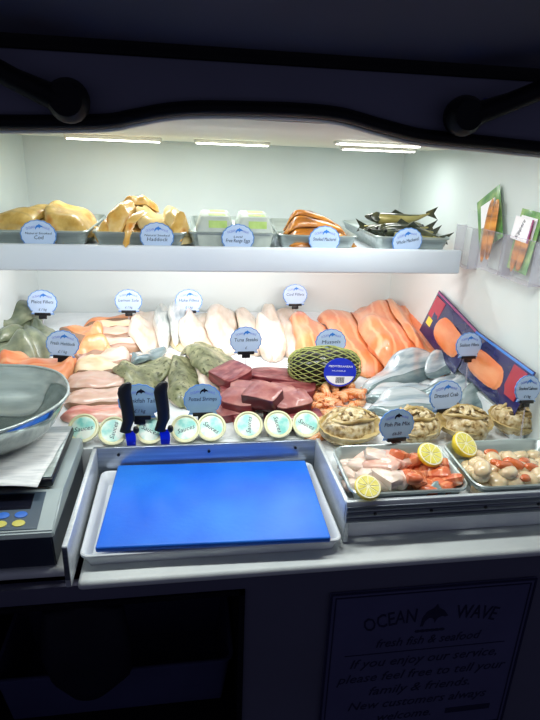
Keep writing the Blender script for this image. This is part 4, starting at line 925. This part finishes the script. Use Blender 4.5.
on_bed((0.520, 1.180), .05, .096, ['Fish Pie Mix'], 'grey blue shell sign standing at the back of the fish chunk tray', rz=6, shade=True, price='£6.50', stem=.06)
def on_shelf(x, lines, lab, ry=0, w=.100): return sign(x, 1.7045, SZ-.006, w, lines, lab, rx=0, ry=ry, clip=False, stem=.0, grp='shell-shaped signs on the shelf')
on_shelf(-0.425, ['Natural Smoked', 'Cod'], 'round topped sign in front of the leftmost shelf tray')
on_shelf(-0.087, ['Natural Smoked', 'Haddock'], 'round topped sign in front of the second shelf tray')
on_shelf(0.156, ['Local', 'Free Range Eggs'], 'round topped sign in front of the egg carton tray')
on_shelf(0.428, ['Smoked Mackerel'], 'round topped sign in front of the fourth shelf tray')
on_shelf(0.710, ['Whole Mackerel'], 'tilted round topped sign in front of the rightmost shelf tray', ry=-12)

# ------------------------------------------------------------------ packs at the right wall
def pouch(name, w, h, m, parent, loc=(0, 0, 0), rot=(0, 0, 0), th=.006):
    n = 14; V = []; F = []
    for sd in (-1, 1):
        for i in range(n):
            for j in range(n):
                u = i/(n-1)*2-1; v = j/(n-1)*2-1
                V.append((u*w/2, sd*(th*(1-u**4)*(1-v**4)*(1+.25*math.sin(u*7+v*3))+.0006), v*h/2))
    for sd in (0, 1):
        o = sd*n*n
        for i in range(n-1):
            for j in range(n-1): F.append((o+i*n+j, o+(i+1)*n+j, o+(i+1)*n+j+1, o+i*n+j+1))
    for i in range(n-1):
        for a, b in ((i*n, (i+1)*n), ((i+1)*n+n-1, i*n+n-1), (i+1, i), ((n-1)*n+i, (n-1)*n+i+1)): F.append((a, b, b+n*n, a+n*n))
    return mesh(name, V, F, m, parent, loc, rot)
def salmon_pack(y0, y1, zt0, zt1, h, lab, red):
    """pouch standing on the ice bank, leaning on the right wall; its top edge runs from (y0, zt0) down to (y1, zt1)"""
    yc = (y0+y1)/2; w = math.hypot(y0-y1, zt0-zt1); sl = math.atan2(zt0-zt1, abs(y1-y0)); ln = R(14)
    t = empty('smoked_salmon_pack', (.922-h/2*math.sin(ln)-.006, yc-h/2*math.sin(sl)*.9, (zt0+zt1)/2-h/2*math.cos(ln)*math.cos(sl)), (-ln, sl, -PI/2)); tag(t, lab, 'fish pack', 'smoked salmon packs along the right wall')
    pouch('pouch', w, h, M['packnavy'], t)
    mesh('top_strip', *box(-w/2+.004, w/2-.004, -.0035, -.0005, h/2-.010, h/2-.003, .0008), M['packblue' if not red else 'packpink'], t, smooth=False)
    mesh('fish_window', *xf(lump(6, w*.29, .003, h*.30, .65, .12, 5), Matrix.Translation((w*.10 if red else -w*.10, -.0085, -h*.03))), M['salmon'], t)
    mesh('pouch_panel', *box((-w*.46 if red else w*.24), (-w*.22 if red else w*.44), -.0062, -.0035, (-.01 if red else -.03), h*.40, .001), M['packred'], t, smooth=False)
    if red: mesh('pouch_badge', *box(-w*.42, -w*.30, -.0068, -.0050, -.040, -.012, .0005), M['packyellow'], t, smooth=False)
    return t
salmon_pack(1.905, 1.595, .322, .262, .17, 'navy and crimson smoked salmon pack leaning at the back of the right wall', True)
salmon_pack(1.585, 1.255, .262, .243, .145, 'navy smoked salmon pack with orange window leaning at the right, nearest the front', False)
def holder(yc, w, z0, z1, d, lab):
    t = empty('leaflet_holder', (.9298, yc, z0), (0, 0, -PI/2)); tag(t, lab, 'holder', 'clear holders on the right wall')
    h = z1-z0
    mesh('holder_front', *box(-w/2, w/2, -d-.0015, -d, 0, h*.72), M['acrylic'], t, smooth=False)
    mesh('holder_back', *box(-w/2, w/2, -.002, -.0005, 0, h), M['acrylic'], t, smooth=False)
    mesh('holder_edges', *merge(box(-w/2-.0015, -w/2, -d, -.0005, 0, h*.72), box(w/2, w/2+.0015, -d, -.0005, 0, h*.72), box(-w/2, w/2, -d, -.0005, -.0015, 0), box(-w/2, w/2, -d-.0017, -d+.0001, h*.72, h*.72+.002)), M['acryledge'], t, smooth=False)
holder(1.715, .105, .44, .62, .035, 'empty clear acrylic holder on the right wall, farthest back')
holder(1.535, .125, .46, .62, .04, 'clear acrylic holder on the right wall with a tilted kipper pack')
holder(1.385, .135, .46, .62, .04, 'clear acrylic holder on the right wall, nearest the front')
def kipper_pack(y, z, w, h, rot, x, lab, edge):
    t = empty('kipper_pack', (x, y, z), (R(-4), R(rot), -PI/2)); tag(t, lab, 'fish pack', 'kipper packs in the wall holders')
    pouch('pouch', w, h, M[edge], t, th=.004)
    mesh('pouch_label', *box(-w*.36, w*.40, -.0062, -.0045, h*.06, h*.40, .0006), M['packwhite'], t, smooth=False)
    for s in (-1, 1):
        mesh('kipper_half', *xf(lump(8+s, w*.17, .004, h*.40, .05, .08, 5), Matrix.Translation((w*.04+s*w*.15, -.0085, -h*.08))), M['kipper'], t)
    return t
kp = empty('kipper_pack', (.908, 1.585, .585), (R(-4), 0, -PI/2)); tag(kp, 'green edged kipper pack tilted in the middle wall holder', 'fish pack', 'kipper packs in the wall holders')
pouch('pouch', .125, .165, M['packgreen'], kp, (-.02, .004, .02), (0, R(-30), 0), th=.004)
mesh('pouch_label', *box(-.038, .038, -.0062, -.0045, -.01, .062, .0006), M['packwhite'], kp, (-.008, .0, .012), (0, R(-26), 0), smooth=False)
for s in (-1, 1): mesh('kipper_half', *xf(lump(8+s, .018, .005, .088, .05, .08, 5), Matrix.Translation((.018+s*.015, -.010, -.012))), M['kipper'], kp, rot=(0, R(-5), 0))
kp = kipper_pack(1.405, .565, .10, .165, 3, .912, 'kipper pack with large white label in the front wall holder', 'packgreen')
mesh('label_card', *box(-.048, .030, -.0145, -.013, .0, .062, .0005), M['packwhite'], kp, smooth=False)
mesh('label_edge', *box(.030, .037, -.0145, -.013, .0, .062, .0005), M['packpink'], kp, smooth=False)
text('Kippers', .018, M['inkdark'], kp, (-.012, -.0149, .03), (PI/2, R(-70), 0), shear=.2)

# ------------------------------------------------------------------ below the counter
nt = empty('shop_notice', (.548, SL-.001, -.375)); tag(nt, 'dark framed notice reading ocean wave fresh fish and seafood on the van side', 'notice')
mesh('notice_panel', *box(-.247, .247, -.006, 0, -.235, .235, .001), M['notice'], nt, smooth=False)
def frame(hx, hz, b): return merge(box(-hx, hx, -.0075, -.006, hz-b, hz), box(-hx, hx, -.0075, -.006, -hz, -hz+b), box(-hx, -hx+b, -.0075, -.006, -hz+b, hz-b), box(hx-b, hx, -.0075, -.006, -hz+b, hz-b))
mesh('notice_border', *merge(frame(.247, .235, .005), frame(.235, .223, .0025)), M['noticeink'], nt, smooth=False)
q = (PI/2, 0, 0); yy = -.0068
text('OCEAN', .056, M['noticeink'], nt, (-.100, yy, .148), (PI/2, R(-9), 0), width=.125, arc=.35, thick=.0006)
text('WAVE', .056, M['noticeink'], nt, (.112, yy, .148), (PI/2, R(9), 0), width=.105, arc=.35, thick=.0006)
mesh('wave_emblem', *merge(prism([(px*.058+.004, .148+pz*.066) for px, pz in DOL], -.0072, -.006), *[prism([(-.03+.012*i+.007*math.cos(a), .106+.004*math.sin(a)) for a in [2*PI*k/14 for k in range(14)]], -.0072, -.006) for i in range(6)]), M['noticeink'], nt, smooth=False)
mesh('emblem_ring', *xf(merge(*[box(-.001, .001, -.0072, -.006, .040, .044)]), Matrix.Translation((.004, 0, .1))), M['noticeink'], nt, smooth=False)
text('fresh fish & seafood', .036, M['noticeink'], nt, (0, yy, .078), q, shear=.3, width=.26)
mesh('rule', *box(-.20, .20, -.0072, -.006, .048, .0498), M['noticeink'], nt, smooth=False)
for k, (s, wd) in enumerate((('If you enjoy our service,', .37), ('please feel free to tell your', .43), ('family & friends.', .26), ('New customers always', .36), ('welcome.', .14))):
    text(s, .038, M['noticeink'], nt, (0 if k < 4 else -.03, yy, .020-.046*k), q, shear=.3, width=wd)
mesh('notice_bar', *box(.08, .20, -.0072, -.006, -.175, -.158), M['noticeink'], nt, smooth=False)
cr = empty('storage_crate', (-.18, 1.13, -.538)); tag(cr, 'slate blue storage crate in the dark compartment under the counter', 'crate')
mesh('crate_body', *xf(open_tray(.27, .13, .155, .02, .005, .02, .008), Matrix.Identity(4)), M['crate'], cr)
bg = mesh('hanging_bag', *loft([[(x+.0+hw*math.cos(a), hd_*math.sin(a), z) for a in [2*PI*k/20 for k in range(20)]] for x, z, hw, hd_ in ((0, .26, .02, .02), (0, .24, .085, .03), (.0, .12, .10, .05), (.005, .05, .09, .05), (.0, .01, .05, .04), (0, 0, .02, .02))]), M['bag'], None, (-.235, .985, -.42)); tag(bg, 'black bag hanging in front of the dark compartment under the counter', 'bag')
tc_ = mesh('towel_rail', *tube([(-.36, .985, -.152), (-.11, .985, -.152)], .006), M['black']); tag(tc_, 'thin black rail the bag hangs from under the counter', 'rail')
